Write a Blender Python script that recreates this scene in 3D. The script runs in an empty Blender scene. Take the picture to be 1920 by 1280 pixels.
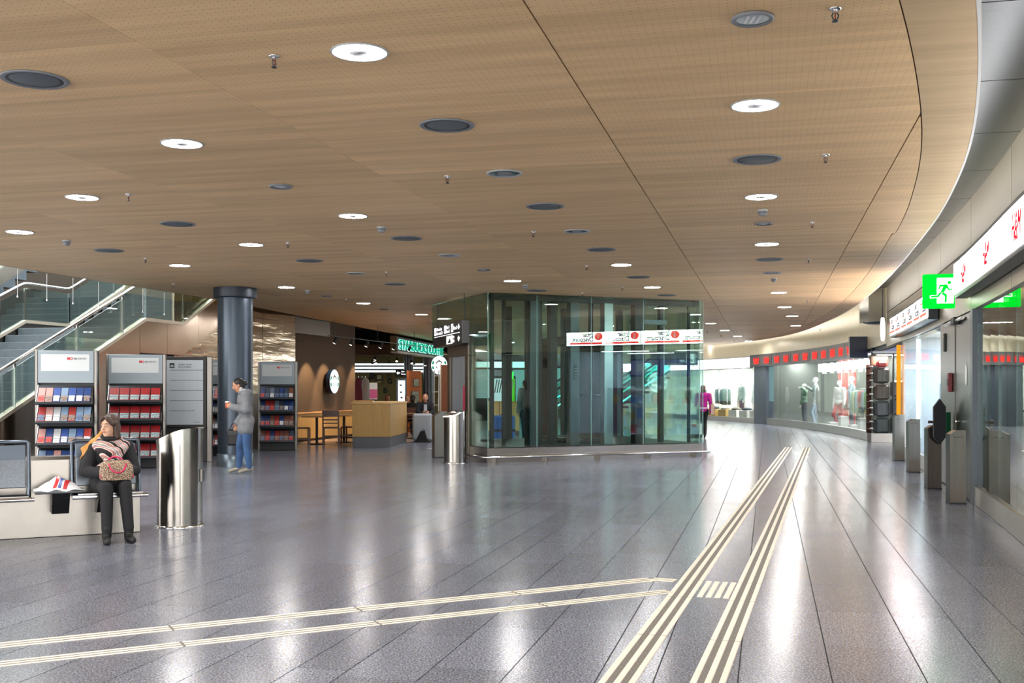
import bpy, math, random
import numpy as np
from mathutils import Matrix, Vector, Euler
random.seed(7)
SC = bpy.context.scene
COL = SC.collection

# ------------------------------------------------------------------ camera, world, exposure
F = 2000.0          # focal length in pixels of the 1920 px frame
HOR = 727.0         # horizon row
CAMH = 1.5
cd = bpy.data.cameras.new('camera'); cam = bpy.data.objects.new('camera', cd); COL.objects.link(cam)
cam.location = (0, 0, CAMH); cam.rotation_euler = (math.pi / 2, 0, 0)
cd.sensor_width = 36.0; cd.lens = 36.0 * F / 1920.0; cd.shift_y = (HOR - 640.0) / 1920.0
cd.clip_start = 0.05; cd.clip_end = 300
SC.camera = cam
w = bpy.data.worlds.new('world'); SC.world = w; w.use_nodes = True
w.node_tree.nodes['Background'].inputs[0].default_value = (1.0, 0.97, 0.94, 1)
w.node_tree.nodes['Background'].inputs[1].default_value = 3.5
SC.view_settings.view_transform = 'Standard'; SC.view_settings.look = 'None'
SC.view_settings.gamma = 1.0; SC.view_settings.use_curve_mapping = False
SC.view_settings.exposure = 1.08
SC.cycles.max_bounces = 10; SC.cycles.diffuse_bounces = 4; SC.cycles.glossy_bounces = 5
SC.cycles.transmission_bounces = 6; SC.cycles.transparent_max_bounces = 24
SC.cycles.sample_clamp_indirect = 6.0
SC.cycles.caustics_reflective = False; SC.cycles.caustics_refractive = False
SC.cycles.use_denoising = True
DOWN = 125.0         # radiance of the round ceiling downlights

# ------------------------------------------------------------------ frames of the building
A = np.array((0.2334, 0.9724)); B = np.array((0.9724, -0.2334))     # along the hall, across to the right
ROT = -math.atan2(0.2334, 0.9724)
ZC = 3.42                                                           # wood ceiling
def ab(a, b, z=None):
    p = A * a + B * b
    return (p[0], p[1]) if z is None else (p[0], p[1], z)
def to_ab(x, y): return x * A[0] + y * A[1], x * B[0] + y * B[1]
def at(px, py, Y): return Vector(((px - 960) / F * Y, Y, CAMH - (py - HOR) / F * Y))
def on_floor(px, py, z=0.0):
    Y = (CAMH - z) * F / (py - HOR); return Vector(((px - 960) / F * Y, Y, z))
def on_ceil(px, py, z=ZC):
    Y = (z - CAMH) * F / (HOR - py); return Vector(((px - 960) / F * Y, Y, z))
def curve(pts):
    xs = np.array([p[0] for p in pts], float); ys = np.array([p[1] for p in pts], float)
    m = np.gradient(ys, xs)
    def f(x):
        i = int(np.clip(np.searchsorted(xs, x) - 1, 0, len(xs) - 2)); h = xs[i + 1] - xs[i]; t = (x - xs[i]) / h
        return float((2*t**3-3*t**2+1)*ys[i] + (t**3-2*t**2+t)*h*m[i] + (-2*t**3+3*t**2)*ys[i+1] + (t**3-t**2)*h*m[i+1])
    return f
edge_r = curve([(-6,-2.9),(0,-.5),(5.67,1.014),(7.16,1.285),(8.64,1.505),(11.5,1.777),(15.8,1.958),(22.2,2.047),(31.5,1.70),(42.9,-.01),(50.6,-3.19),(56,-6.4),(62,-11)])
wall_r = curve([(-6,-1.9),(0,.7),(5,1.9),(11,2.37),(14.8,2.58),(18,2.68),(23.9,2.80),(31.8,2.72),(41,1.16),(46.6,-.6),(50.8,-2.7),(56,-6.0),(62,-10.6)])
edge_l = lambda a: float(np.interp(a, [-6, 14.4, 20.9, 25.9, 42, 62], [-11.7, -11.68, -11.65, -12.1, -13.4, -15.0]))

# ------------------------------------------------------------------ materials
def lin(c):
    if isinstance(c, str):
        c = [int(c[i:i+2], 16) / 255 for i in (0, 2, 4)]
        return tuple(x / 12.92 if x <= .04045 else ((x + .055) / 1.055) ** 2.4 for x in c)
    return tuple(c)
MATS = {}
def mat(name, col, rough=.5, metal=0., emit=None, es=0., bump=None, var=0., vscale=(4, 4, 4), spec=.5, coat=0.):
    if name in MATS: return MATS[name]
    m = bpy.data.materials.new(name); m.use_nodes = True; nt = m.node_tree; N = nt.nodes; L = nt.links
    p = N['Principled BSDF']; c = lin(col)
    p.inputs['Base Color'].default_value = (*c, 1); p.inputs['Roughness'].default_value = rough; p.inputs['Metallic'].default_value = metal
    p.inputs['Specular IOR Level'].default_value = spec; p.inputs['Coat Weight'].default_value = coat
    if emit is not None:
        p.inputs['Emission Color'].default_value = (*lin(emit), 1); p.inputs['Emission Strength'].default_value = es
    if var or bump:
        tc = N.new('ShaderNodeTexCoord'); mp = N.new('ShaderNodeMapping'); mp.inputs['Scale'].default_value = vscale
        L.new(tc.outputs['Object'], mp.inputs['Vector'])
        nz = N.new('ShaderNodeTexNoise'); nz.inputs['Scale'].default_value = 1.0; nz.inputs['Detail'].default_value = 4; L.new(mp.outputs[0], nz.inputs['Vector'])
        if var:
            mr = N.new('ShaderNodeMapRange'); mr.inputs[1].default_value = .3; mr.inputs[2].default_value = .7
            mr.inputs[3].default_value = 1 - var; mr.inputs[4].default_value = 1 + var; L.new(nz.outputs['Fac'], mr.inputs[0])
            mx = N.new('ShaderNodeMix'); mx.data_type = 'RGBA'; mx.blend_type = 'MULTIPLY'; mx.inputs[0].default_value = 1
            mx.inputs[6].default_value = (*c, 1); L.new(mr.outputs[0], mx.inputs[7]); L.new(mx.outputs[2], p.inputs['Base Color'])
        if bump:
            b = N.new('ShaderNodeBump'); b.inputs['Strength'].default_value = bump[0]; b.inputs['Distance'].default_value = bump[1]
            L.new(nz.outputs['Fac'], b.inputs['Height']); L.new(b.outputs[0], p.inputs['Normal'])
    MATS[name] = m; return m
def emis(name, col, s):
    if name in MATS: return MATS[name]
    m = bpy.data.materials.new(name); m.use_nodes = True; nt = m.node_tree
    for n in list(nt.nodes): nt.nodes.remove(n)
    e = nt.nodes.new('ShaderNodeEmission'); o = nt.nodes.new('ShaderNodeOutputMaterial')
    e.inputs[0].default_value = (*lin(col), 1); e.inputs[1].default_value = s; nt.links.new(e.outputs[0], o.inputs[0])
    MATS[name] = m; return m
def glass(name, tint=(.86, .95, .92), refl=1.0, base=.0, ior=1.5):
    if name in MATS: return MATS[name]
    m = bpy.data.materials.new(name); m.use_nodes = True; nt = m.node_tree; N = nt.nodes; L = nt.links
    for n in list(N): N.remove(n)
    o = N.new('ShaderNodeOutputMaterial'); t = N.new('ShaderNodeBsdfTransparent'); g = N.new('ShaderNodeBsdfGlossy')
    t.inputs[0].default_value = (*tint, 1); g.inputs['Roughness'].default_value = .0; g.inputs['Color'].default_value = (.95, 1, .98, 1)
    fr = N.new('ShaderNodeLayerWeight'); fr.inputs[0].default_value = 1 - 1 / ior
    mr = N.new('ShaderNodeMapRange'); mr.inputs[3].default_value = base; mr.inputs[4].default_value = refl
    L.new(fr.outputs['Fresnel'], mr.inputs[0])
    mx = N.new('ShaderNodeMixShader'); L.new(mr.outputs[0], mx.inputs[0]); L.new(t.outputs[0], mx.inputs[1]); L.new(g.outputs[0], mx.inputs[2])
    L.new(mx.outputs[0], o.inputs[0]); MATS[name] = m; return m

def tile_mat(name, c0, rough, joint_spec):
    m = bpy.data.materials.new(name); m.use_nodes = True; nt = m.node_tree; N = nt.nodes; L = nt.links; p = N['Principled BSDF']
    geo = N.new('ShaderNodeNewGeometry'); oi = N.new('ShaderNodeObjectInfo')
    ad = N.new('ShaderNodeMath'); ad.operation = 'ADD'; L.new(geo.outputs['Random Per Island'], ad.inputs[0]); L.new(oi.outputs['Random'], ad.inputs[1])
    fr = N.new('ShaderNodeMath'); fr.operation = 'FRACT'; L.new(ad.outputs[0], fr.inputs[0])
    tone = N.new('ShaderNodeMapRange'); tone.inputs[3].default_value = .88; tone.inputs[4].default_value = 1.12; L.new(fr.outputs[0], tone.inputs[0])
    n1 = N.new('ShaderNodeTexNoise'); n1.inputs['Scale'].default_value = 85; n1.inputs['Detail'].default_value = 3; L.new(geo.outputs['Position'], n1.inputs['Vector'])
    r1 = N.new('ShaderNodeValToRGB'); e = r1.color_ramp.elements
    e[0].position = .36; e[0].color = (c0[0]*.42, c0[1]*.42, c0[2]*.42, 1); e[1].position = .5; e[1].color = (*c0, 1)
    k = r1.color_ramp.elements.new(.64); k.color = (c0[0]*1.7, c0[1]*1.7, c0[2]*1.7, 1)
    L.new(n1.outputs['Fac'], r1.inputs[0])
    v = N.new('ShaderNodeTexVoronoi'); v.inputs['Scale'].default_value = 62; L.new(geo.outputs['Position'], v.inputs['Vector'])
    lt = N.new('ShaderNodeMath'); lt.operation = 'LESS_THAN'; lt.inputs[1].default_value = .21; L.new(v.outputs['Distance'], lt.inputs[0])
    sc = N.new('ShaderNodeMath'); sc.operation = 'MULTIPLY'; sc.inputs[1].default_value = .55; L.new(lt.outputs[0], sc.inputs[0])
    mx = N.new('ShaderNodeMix'); mx.data_type = 'RGBA'; L.new(sc.outputs[0], mx.inputs[0]); L.new(r1.outputs[0], mx.inputs[6]); mx.inputs[7].default_value = (.55, .56, .58, 1)
    m2 = N.new('ShaderNodeMix'); m2.data_type = 'RGBA'; m2.blend_type = 'MULTIPLY'; m2.inputs[0].default_value = 1
    L.new(mx.outputs[2], m2.inputs[6]); L.new(tone.outputs[0], m2.inputs[7]); L.new(m2.outputs[2], p.inputs['Base Color'])
    n2 = N.new('ShaderNodeTexNoise'); n2.inputs['Scale'].default_value = 1.7; n2.inputs['Detail'].default_value = 5; L.new(geo.outputs['Position'], n2.inputs['Vector'])
    rr = N.new('ShaderNodeMapRange'); rr.inputs[3].default_value = rough * .8; rr.inputs[4].default_value = rough * 1.3; L.new(n2.outputs['Fac'], rr.inputs[0]); L.new(rr.outputs[0], p.inputs['Roughness'])
    p.inputs['Specular IOR Level'].default_value = joint_spec
    MATS[name] = m; return m
def wood_panel_mat(name, c0, holes=True):
    m = bpy.data.materials.new(name); m.use_nodes = True; nt = m.node_tree; N = nt.nodes; L = nt.links; p = N['Principled BSDF']
    geo = N.new('ShaderNodeNewGeometry'); oi = N.new('ShaderNodeObjectInfo')
    rot = N.new('ShaderNodeMapping'); rot.inputs['Rotation'].default_value = (0, 0, -ROT); L.new(geo.outputs['Position'], rot.inputs['Vector'])
    ad = N.new('ShaderNodeMath'); ad.operation = 'ADD'; L.new(geo.outputs['Random Per Island'], ad.inputs[0]); L.new(oi.outputs['Random'], ad.inputs[1])
    fr = N.new('ShaderNodeMath'); fr.operation = 'FRACT'; L.new(ad.outputs[0], fr.inputs[0])
    tone = N.new('ShaderNodeMapRange'); tone.inputs[3].default_value = .93; tone.inputs[4].default_value = 1.06; L.new(fr.outputs[0], tone.inputs[0])
    st = N.new('ShaderNodeMapping'); st.inputs['Scale'].default_value = (.35, 5.5, 1); L.new(rot.outputs[0], st.inputs['Vector'])
    of = N.new('ShaderNodeVectorMath'); of.operation = 'ADD'; cx = N.new('ShaderNodeCombineXYZ'); L.new(fr.outputs[0], cx.inputs[2])
    ml = N.new('ShaderNodeVectorMath'); ml.operation = 'SCALE'; ml.inputs[3].default_value = 37; L.new(cx.outputs[0], ml.inputs[0])
    L.new(st.outputs[0], of.inputs[0]); L.new(ml.outputs[0], of.inputs[1])
    nz = N.new('ShaderNodeTexNoise'); nz.inputs['Scale'].default_value = 1; nz.inputs['Detail'].default_value = 6; nz.inputs['Roughness'].default_value = .6; L.new(of.outputs[0], nz.inputs['Vector'])
    rp = N.new('ShaderNodeValToRGB'); e = rp.color_ramp.elements
    e[0].position = .3; e[0].color = (c0[0]*.8, c0[1]*.77, c0[2]*.73, 1); e[1].position = .7; e[1].color = (c0[0]*1.1, c0[1]*1.1, c0[2]*1.1, 1)
    L.new(nz.outputs['Fac'], rp.inputs[0])
    m2 = N.new('ShaderNodeMix'); m2.data_type = 'RGBA'; m2.blend_type = 'MULTIPLY'; m2.inputs[0].default_value = 1
    L.new(rp.outputs[0], m2.inputs[6]); L.new(tone.outputs[0], m2.inputs[7])
    out = m2.outputs[2]
    if holes:
        sc = N.new('ShaderNodeVectorMath'); sc.operation = 'SCALE'; sc.inputs[3].default_value = 1 / .044; L.new(rot.outputs[0], sc.inputs[0])
        fc = N.new('ShaderNodeVectorMath'); fc.operation = 'FRACTION'; L.new(sc.outputs[0], fc.inputs[0])
        sb = N.new('ShaderNodeVectorMath'); sb.operation = 'SUBTRACT'; sb.inputs[1].default_value = (.5, .5, 0); L.new(fc.outputs[0], sb.inputs[0])
        mz = N.new('ShaderNodeVectorMath'); mz.operation = 'MULTIPLY'; mz.inputs[1].default_value = (1, 1, 0); L.new(sb.outputs[0], mz.inputs[0])
        ln = N.new('ShaderNodeVectorMath'); ln.operation = 'LENGTH'; L.new(mz.outputs[0], ln.inputs[0])
        lt = N.new('ShaderNodeMath'); lt.operation = 'LESS_THAN'; lt.inputs[1].default_value = .075; L.new(ln.outputs['Value'], lt.inputs[0])
        m3 = N.new('ShaderNodeMix'); m3.data_type = 'RGBA'; L.new(lt.outputs[0], m3.inputs[0]); L.new(out, m3.inputs[6]); m3.inputs[7].default_value = (.2, .125, .07, 1)
        out = m3.outputs[2]
    L.new(out, p.inputs['Base Color']); p.inputs['Roughness'].default_value = .5; p.inputs['Specular IOR Level'].default_value = .3
    MATS[name] = m; return m
M_TILE = tile_mat('granite_tile', (.150, .163, .205), .19, .45)
M_CWOOD = wood_panel_mat('maple_perforated', (.80, .555, .295))
M_CBAND = wood_panel_mat('maple_band', (.62, .45, .255), holes=False)
M_JOINT = mat('joint', (.03, .03, .032), .8)
M_SEAM = mat('ceiling_void', (.05, .03, .018), .9)
M_STEEL = mat('brushed_steel', '74716d', .28, 1.0, bump=(.06, .02), vscale=(3, 3, 60))
M_STEELV = mat('brushed_steel_panel', '66625e', .32, 1.0, var=.06, bump=(.05, .02), vscale=(40, 40, 1.5))
M_POL = mat('polished_steel', 'b8a796', .16, 1.0, bump=(.12, .10), vscale=(.9, .9, .45))
M_MIRROR = mat('rippled_steel', 'b3a592', .12, 1.0, bump=(.25, .12), vscale=(.35, .35, 2.2))
M_CHROME = mat('chrome', 'cfd0d2', .12, 1.0)
M_DKMETAL = mat('dark_metal', '33373c', .35, .6)
M_COLUMN = mat('column_blue_grey', '39434e', .3, .55, var=.06)
M_BLACK = mat('black', '111214', .45)
M_BLACKG = mat('black_gloss', '0d0e10', .15)
M_WHITE = mat('white', 'e8e8e6', .5)
M_WPAINT = mat('white_paint', 'd9d8d4', .4)
M_UPPER = mat('upper_ceiling_steel', '5c5f62', .3, 1.0, bump=(.05, .02), vscale=(3, 60, 3))
M_CREAM = mat('cream_metal', 'd8cdb2', .35, .35, var=.03)
M_GLASS = glass('clear_glass', (.91, .97, .955), .8, .01, 1.5)
M_GLASSL = glass('lift_glass', (.82, .94, .91), .7, .012, 1.5)
M_GLASSW = glass('shop_glass', (.95, .98, .975), .42, .0, 1.3)
M_GLASSEDGE = mat('glass_edge', '9fc8bf', .1, 0, emit='9fc8bf', es=.0)
M_LAMP = emis('lamp_white', (1.0, .97, .95), DOWN)
M_SIGNW = emis('sign_white', (1, 1, 1), 3.6)
M_SIGNB = emis('sign_white_bright', (1, 1, 1), 17)
M_SHOPL = emis('shop_light', (1.0, .98, .95), 65)
M_GREY = mat('grey', '7c8085', .5)
M_LGREY = mat('light_grey', 'a9adb0', .45)
M_DGREY = mat('dark_grey', '3c3f43', .5)
M_RED = mat('red', 'b3222b', .5)
M_CREAMBAR = mat('tactile_cream', 'e6dccb', .55, var=.05, vscale=(30, 30, 30))
M_TBASE = mat('tactile_base', '6f6a62', .7, var=.2, vscale=(60, 60, 60))
M_OAK = mat('oak', 'b08a4e', .45, var=.12, vscale=(30, 30, 1.2))
M_DWOOD = mat('dark_wood', '4a2616', .4, var=.2, vscale=(20, 20, 3))
M_BROWNWALL = mat('brown_wall', '4a3827', .75, var=.05, vscale=(1, 1, 1))
M_DARKVOID = mat('dark_ceiling', '15110d', .8)

# ------------------------------------------------------------------ mesh helpers
class MB:
    def __init__(s): s.v = []; s.f = []; s.sm = []
    def add(s, vs, fs, smooth=False):
        n = len(s.v); s.v += [tuple(v) for v in vs]; s.f += [tuple(i + n for i in f) for f in fs]; s.sm += [smooth] * len(fs); return s
    def box(s, x0, x1, y0, y1, z0, z1):
        return s.add([(x0,y0,z0),(x1,y0,z0),(x1,y1,z0),(x0,y1,z0),(x0,y0,z1),(x1,y0,z1),(x1,y1,z1),(x0,y1,z1)],
                     [(0,3,2,1),(4,5,6,7),(0,1,5,4),(1,2,6,5),(2,3,7,6),(3,0,4,7)])
    def bbox(s, x0, x1, y0, y1, z0, z1, b=.01):
        # box with chamfered edges
        vs = []; 
        for sx in (0, 1):
            for sy in (0, 1):
                for sz in (0, 1):
                    X = (x0, x1)[sx]; Y = (y0, y1)[sy]; Z = (z0, z1)[sz]; dx = b if sx == 0 else -b; dy = b if sy == 0 else -b; dz = b if sz == 0 else -b
                    vs += [(X, Y + dy, Z + dz), (X + dx, Y, Z + dz), (X + dx, Y + dy, Z)]
        i = lambda sx, sy, sz, k: (sx * 4 + sy * 2 + sz) * 3 + k
        fs = [(i(0,0,0,0), i(0,0,1,0), i(0,1,1,0), i(0,1,0,0)), (i(1,0,0,0), i(1,1,0,0), i(1,1,1,0), i(1,0,1,0)),
              (i(0,0,0,1), i(1,0,0,1), i(1,0,1,1), i(0,0,1,1)), (i(0,1,0,1), i(0,1,1,1), i(1,1,1,1), i(1,1,0,1)),
              (i(0,0,0,2), i(0,1,0,2), i(1,1,0,2), i(1,0,0,2)), (i(0,0,1,2), i(1,0,1,2), i(1,1,1,2), i(0,1,1,2))]
        for u in (0, 1):
            for t in (0, 1):
                fs += [(i(u,t,0,0), i(u,t,1,0), i(u,t,1,1), i(u,t,0,1)), (i(u,0,t,0), i(u,1,t,0), i(u,1,t,2), i(u,0,t,2)), (i(0,u,t,1), i(1,u,t,1), i(1,u,t,2), i(0,u,t,2))]
                for q in (0, 1): fs.append((i(u,t,q,0), i(u,t,q,1), i(u,t,q,2)))
        return s.add(vs, list(dict.fromkeys(fs)))
    def prism(s, poly, ax, t0, t1):
        # polygon in the plane normal to axis ax (0,1,2), given as the two other coordinates in order
        n = len(poly); vs = []
        for t in (t0, t1):
            for (p, q) in poly: vs.append({0: (t, p, q), 1: (p, t, q), 2: (p, q, t)}[ax])
        fs = [tuple(range(n - 1, -1, -1)), tuple(range(n, 2 * n))] + [(i, (i + 1) % n, n + (i + 1) % n, n + i) for i in range(n)]
        return s.add(vs, fs)
    def tube(s, pts, r, n=10, cap=True):
        pts = [Vector(p) for p in pts]; rs = r if isinstance(r, (list, tuple)) else [r] * len(pts); vs = []; fs = []
        for k, p in enumerate(pts):
            d = (pts[min(k + 1, len(pts) - 1)] - pts[max(k - 1, 0)]).normalized()
            u = d.orthogonal().normalized() if k == 0 else (u - d * u.dot(d)).normalized()
            v = d.cross(u)
            for j in range(n):
                a = 2 * math.pi * j / n; vs.append(p + (u * math.cos(a) + v * math.sin(a)) * rs[k])
        for k in range(len(pts) - 1):
            for j in range(n): fs.append((k*n+j, k*n+(j+1)%n, (k+1)*n+(j+1)%n, (k+1)*n+j))
        s.add(vs, fs, True)
        if cap: s.add(vs[:n][::-1], [tuple(range(n))]); s.add(vs[-n:], [tuple(range(n))])
        return s
    def lathe(s, prof, n=32, c=(0, 0), smooth=True, cap=True):
        vs = []; fs = []
        for (r, z) in prof:
            for j in range(n): a = 2 * math.pi * j / n; vs.append((c[0] + r * math.cos(a), c[1] + r * math.sin(a), z))
        m = len(prof)
        for k in range(m - 1):
            for j in range(n): fs.append((k*n+j, k*n+(j+1)%n, (k+1)*n+(j+1)%n, (k+1)*n+j))
        s.add(vs, fs, smooth)
        if cap:
            s.add(vs[:n][::-1], [tuple(range(n))]); s.add(vs[-n:], [tuple(range(n))])
        return s
    def sphere(s, c, r, n=12, m=8, R=None):
        r = (r, r, r) if not isinstance(r, (tuple, list)) else r; vs = []; fs = []
        for i in range(m + 1):
            t = math.pi * i / m
            for j in range(n):
                a = 2 * math.pi * j / n; p = Vector((r[0]*math.sin(t)*math.cos(a), r[1]*math.sin(t)*math.sin(a), r[2]*math.cos(t)))
                if R is not None: p = R @ p
                vs.append(Vector(c) + p)
        for i in range(m):
            for j in range(n):
                f = (i*n+j, (i+1)*n+j, (i+1)*n+(j+1)%n, i*n+(j+1)%n); fs.append(f)
        return s.add(vs, fs, True)
    def xf(s, M):
        s.v = [tuple(M @ Vector(v)) for v in s.v]; return s
    def mesh(s, name, m):
        me = bpy.data.meshes.new(name); me.from_pydata(s.v, [], s.f); me.polygons.foreach_set('use_smooth', s.sm); me.update()
        if m is not None:
            for q in (m if isinstance(m, (list, tuple)) else [m]): me.materials.append(q)
        return me
    def build(s, name, m, parent=None): return link(name, s.mesh(name, m), parent)
def link(name, me, parent=None):
    o = bpy.data.objects.new(name, me); COL.objects.link(o)
    if parent is not None: o.parent = parent
    return o
def tag(o, label=None, cat=None, group=None, kind=None):
    if label: o['label'] = label
    if cat: o['category'] = cat
    if group: o['group'] = group
    if kind: o['kind'] = kind
    return o
def thing(name, label, cat, loc=(0, 0, 0), rz=0., group=None):
    o = bpy.data.objects.new(name, None); COL.objects.link(o); o.location = loc; o.rotation_euler = (0, 0, rz); o.empty_display_size = .1
    return tag(o, label, cat, group)
def struct(name, mb, m, parent=None):
    o = mb.build(name, m, parent); o['kind'] = 'structure'; return o
def dup(root, loc, rz=None, label=None, group=None):
    r = root.copy(); COL.objects.link(r); r.location = loc
    if rz is not None: r.rotation_euler = (0, 0, rz)
    if label: r['label'] = label
    if group: r['group'] = group
    for ch in list(root.children):
        c = ch.copy(); COL.objects.link(c); c.parent = r
        for g in ch.children:
            d = g.copy(); COL.objects.link(d); d.parent = c
    return r
def text(name, body, size, m, parent, M, align='LEFT', ext=.002, sx=1.0, bold=0.):
    cu = bpy.data.curves.new('t', 'FONT'); cu.body = body; cu.size = size; cu.align_x = align; cu.extrude = ext; cu.offset = bold; cu.resolution_u = 3
    ob = bpy.data.objects.new('t', cu); COL.objects.link(ob)
    me = bpy.data.meshes.new_from_object(ob); bpy.data.objects.remove(ob); bpy.data.curves.remove(cu)
    me.transform(M @ Matrix.Diagonal((sx, 1, 1, 1))); me.materials.clear(); me.materials.append(m); me.name = name
    return link(name, me, parent)
FACE_FRONT = Matrix.Rotation(math.pi / 2, 4, 'X')     # text standing upright, facing -Y, reading towards +X
def front(x, y, z): return Matrix.Translation((x, y, z)) @ FACE_FRONT
# ------------------------------------------------------------------ ordinals for labels
_O = 'first second third fourth fifth sixth seventh eighth ninth tenth eleventh twelfth thirteenth fourteenth fifteenth sixteenth seventeenth eighteenth nineteenth'.split()
_T = {2: 'twenty', 3: 'thirty', 4: 'forty', 5: 'fifty'}; _TO = {2: 'twentieth', 3: 'thirtieth', 4: 'fortieth', 5: 'fiftieth'}
def ordw(n):
    if n < 20: return _O[n - 1]
    return _TO[n // 10] if n % 10 == 0 else _T[n // 10] + '-' + _O[n % 10 - 1]

# ------------------------------------------------------------------ floor: slab + tiles
floor = struct('floor', MB().box(-22, 22, -6, 72, -.25, -.007), M_JOINT)
def project(x, y, z):
    if y < .3: return None
    return 960 + F * x / y, HOR - F * (z - CAMH) / y
LENS = [.9, 1.0, 1.1]; WIDS = [.29, .36, .42, .47]
rt = random.Random(3); tiles = []; b = -19.5
while b < 12.5:
    wd = rt.choice(WIDS); a = -4 + rt.random() * .8
    while a < 64:
        ln = rt.choice(LENS); tiles.append((a + ln / 2, b + wd / 2, ln, wd)); a += ln
    b += wd
def tile_box(mb, ca, cb, ln, wd, world=False):
    g = .0036; x0, x1, y0, y1 = -wd/2 + g, wd/2 - g, -ln/2 + g, ln/2 - g; c = .0015
    vs = [(x0, y0, -.007), (x1, y0, -.007), (x1, y1, -.007), (x0, y1, -.007), (x0, y0, 0), (x1, y0, 0), (x1, y1, 0), (x0, y1, 0)]
    if world: vs = [(*ab(ca + v[1], cb + v[0]), v[2]) for v in vs]
    fs = [(0,1,5,4),(1,2,6,5),(2,3,7,6),(3,0,4,7),(4,5,6,7)]
    mb.add(vs, fs)
def shown_area(t):
    ca, cb, ln, wd = t; P = []
    for sa, sb in ((-.5,-.5),(.5,-.5),(.5,.5),(-.5,.5)):
        x, y = ab(ca + sa * ln, cb + sb * wd); q = project(x, y, 0)
        if q is None: return 0
        P.append((min(max(q[0], 0), 1920), min(max(q[1], 0), 1280)))
    return abs(sum(P[i][0] * P[(i+1)%4][1] - P[(i+1)%4][0] * P[i][1] for i in range(4))) / 2
tiles.sort(key=shown_area, reverse=True)
tm = {}
for (ca, cb, ln, wd) in tiles[:300]:
    if (ln, wd) not in tm:
        q = MB(); tile_box(q, 0, 0, ln, wd); tm[(ln, wd)] = q.mesh('floor_tile', M_TILE)
    o = link('floor_tile', tm[(ln, wd)], floor); o.location = (*ab(ca, cb), 0); o.rotation_euler = (0, 0, ROT)
q = MB()
for (ca, cb, ln, wd) in tiles[300:]: tile_box(q, ca, cb, ln, wd, True)
o = q.build('distant_floor_tiles', M_TILE, floor); o['kind'] = 'stuff'

# ------------------------------------------------------------------ tactile guide lines
TD = np.array((.2873, .9578)); TN = np.array((.9578, -.2873))
def guide(name, label, s0, s1, gaps, dirv, nv, org, nb=3, h=.004, frac=.60):
    """bars between consecutive gap stations along dirv, offset s0..s1 along nv"""
    t = thing(name, label, 'tactile strip', (org[0], org[1], 0), math.atan2(dirv[1], dirv[0]))
    sgn = -1 if dirv[0] * nv[1] - dirv[1] * nv[0] < 0 else 1
    lo, hi = sorted((sgn * s0, sgn * s1))
    MB().box(gaps[0], gaps[-1], lo + .002, hi - .002, .0003, .0014).build('adhesive_base', M_TBASE, t)
    p = (hi - lo); bw = p * frac / nb; gp = (p - bw * nb) / (nb - 1)
    for i in range(len(gaps) - 1):
        for k in range(nb):
            y0 = lo + k * (bw + gp)
            q = MB(); x0, x1 = gaps[i] + .008, gaps[i+1] - .008; c = .004
            q.add([(x0,y0,.001),(x1,y0,.001),(x1,y0+bw,.001),(x0,y0+bw,.001),(x0+c,y0+c,h),(x1-c,y0+c,h),(x1-c,y0+bw-c,h),(x0+c,y0+bw-c,h)],
                  [(0,1,5,4),(1,2,6,5),(2,3,7,6),(3,0,4,7),(4,5,6,7)])
            q.build('bar', M_CREAMBAR, t)
    return t
def stations(ys, top):  # Y depths of the joints -> distance along the strip
    return [y / .9578 for y in ys]
gl = [3.05, 4.2, 5.35, 6.50, 7.68, 8.33] + [9.49 + 1.15 * i for i in range(15)] + [26.95]
gr = [2.9, 4.05, 5.2, 6.35, 7.52, 8.21] + [9.36 + 1.15 * i for i in range(15)] + [26.95]
def strip(name, label, sL, wdt, ys):
    # sL = offset of its left edge across the path; stations measured so that joints fall at depth Y on that edge
    g = [(y + sL * .2873) / .9578 for y in ys]
    return guide(name, label, sL, sL + wdt, g, TD, TN, (0, 0))
strip('tactile_strip', 'long cream triple-bar guide strip, left of the two running down the hall', -1.140, .184, gl)
strip('tactile_strip', 'long cream triple-bar guide strip, right of the two running down the hall', -.694, .178, gr)
t = thing('tactile_strip', 'short ladder of cream bars joining the two long guide strips', 'tactile strip', (0, 0, 0), math.atan2(TD[1], TD[0]))
for k in range(4):
    y0 = .932 - k * .062; q = MB(); x0, x1 = 7.72, 8.36
    q.add([(x0,y0,.0003),(x1,y0,.0003),(x1,y0-.042,.0003),(x0,y0-.042,.0003),(x0+.003,y0-.003,.004),(x1-.003,y0-.003,.004),(x1-.003,y0-.039,.004),(x0+.003,y0-.039,.004)],
          [(1,0,4,5),(2,1,5,6),(3,2,6,7),(0,3,7,4),(5,4,7,6)]); q.build('bar', M_CREAMBAR, t)
BD = np.array((.885, .4655)); BN = np.array((.4655, -.885)); U0 = np.array((1.074, 8.427))
guide('tactile_strip', 'cream guide strip branching left to the frame edge, upper of the two', 0, .143, [-7.3, -6.09, -4.87, -3.655, -2.43, -1.215, 0], BD, BN, U0)
lo0 = (np.array((1.145, 7.92)) - U0) @ BD
guide('tactile_strip', 'cream guide strip branching left to the frame edge, lower of the two', .475, .60, [lo0 - 7.1, lo0 - 5.9, lo0 - 4.7, lo0 - 3.5, lo0 - 2.29, lo0 - 1.08, lo0], BD, BN, U0)
e0 = np.array((1.12, 8.43)); e1 = np.array((1.30, 8.345)); ed = (e1 - e0) / np.linalg.norm(e1 - e0)
guide('tactile_strip', 'tiny cream guide strip bridging branch and long strip', 0, .12, [0, float(np.linalg.norm(e1 - e0))], ed, np.array((ed[1], -ed[0])), e0)

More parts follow.
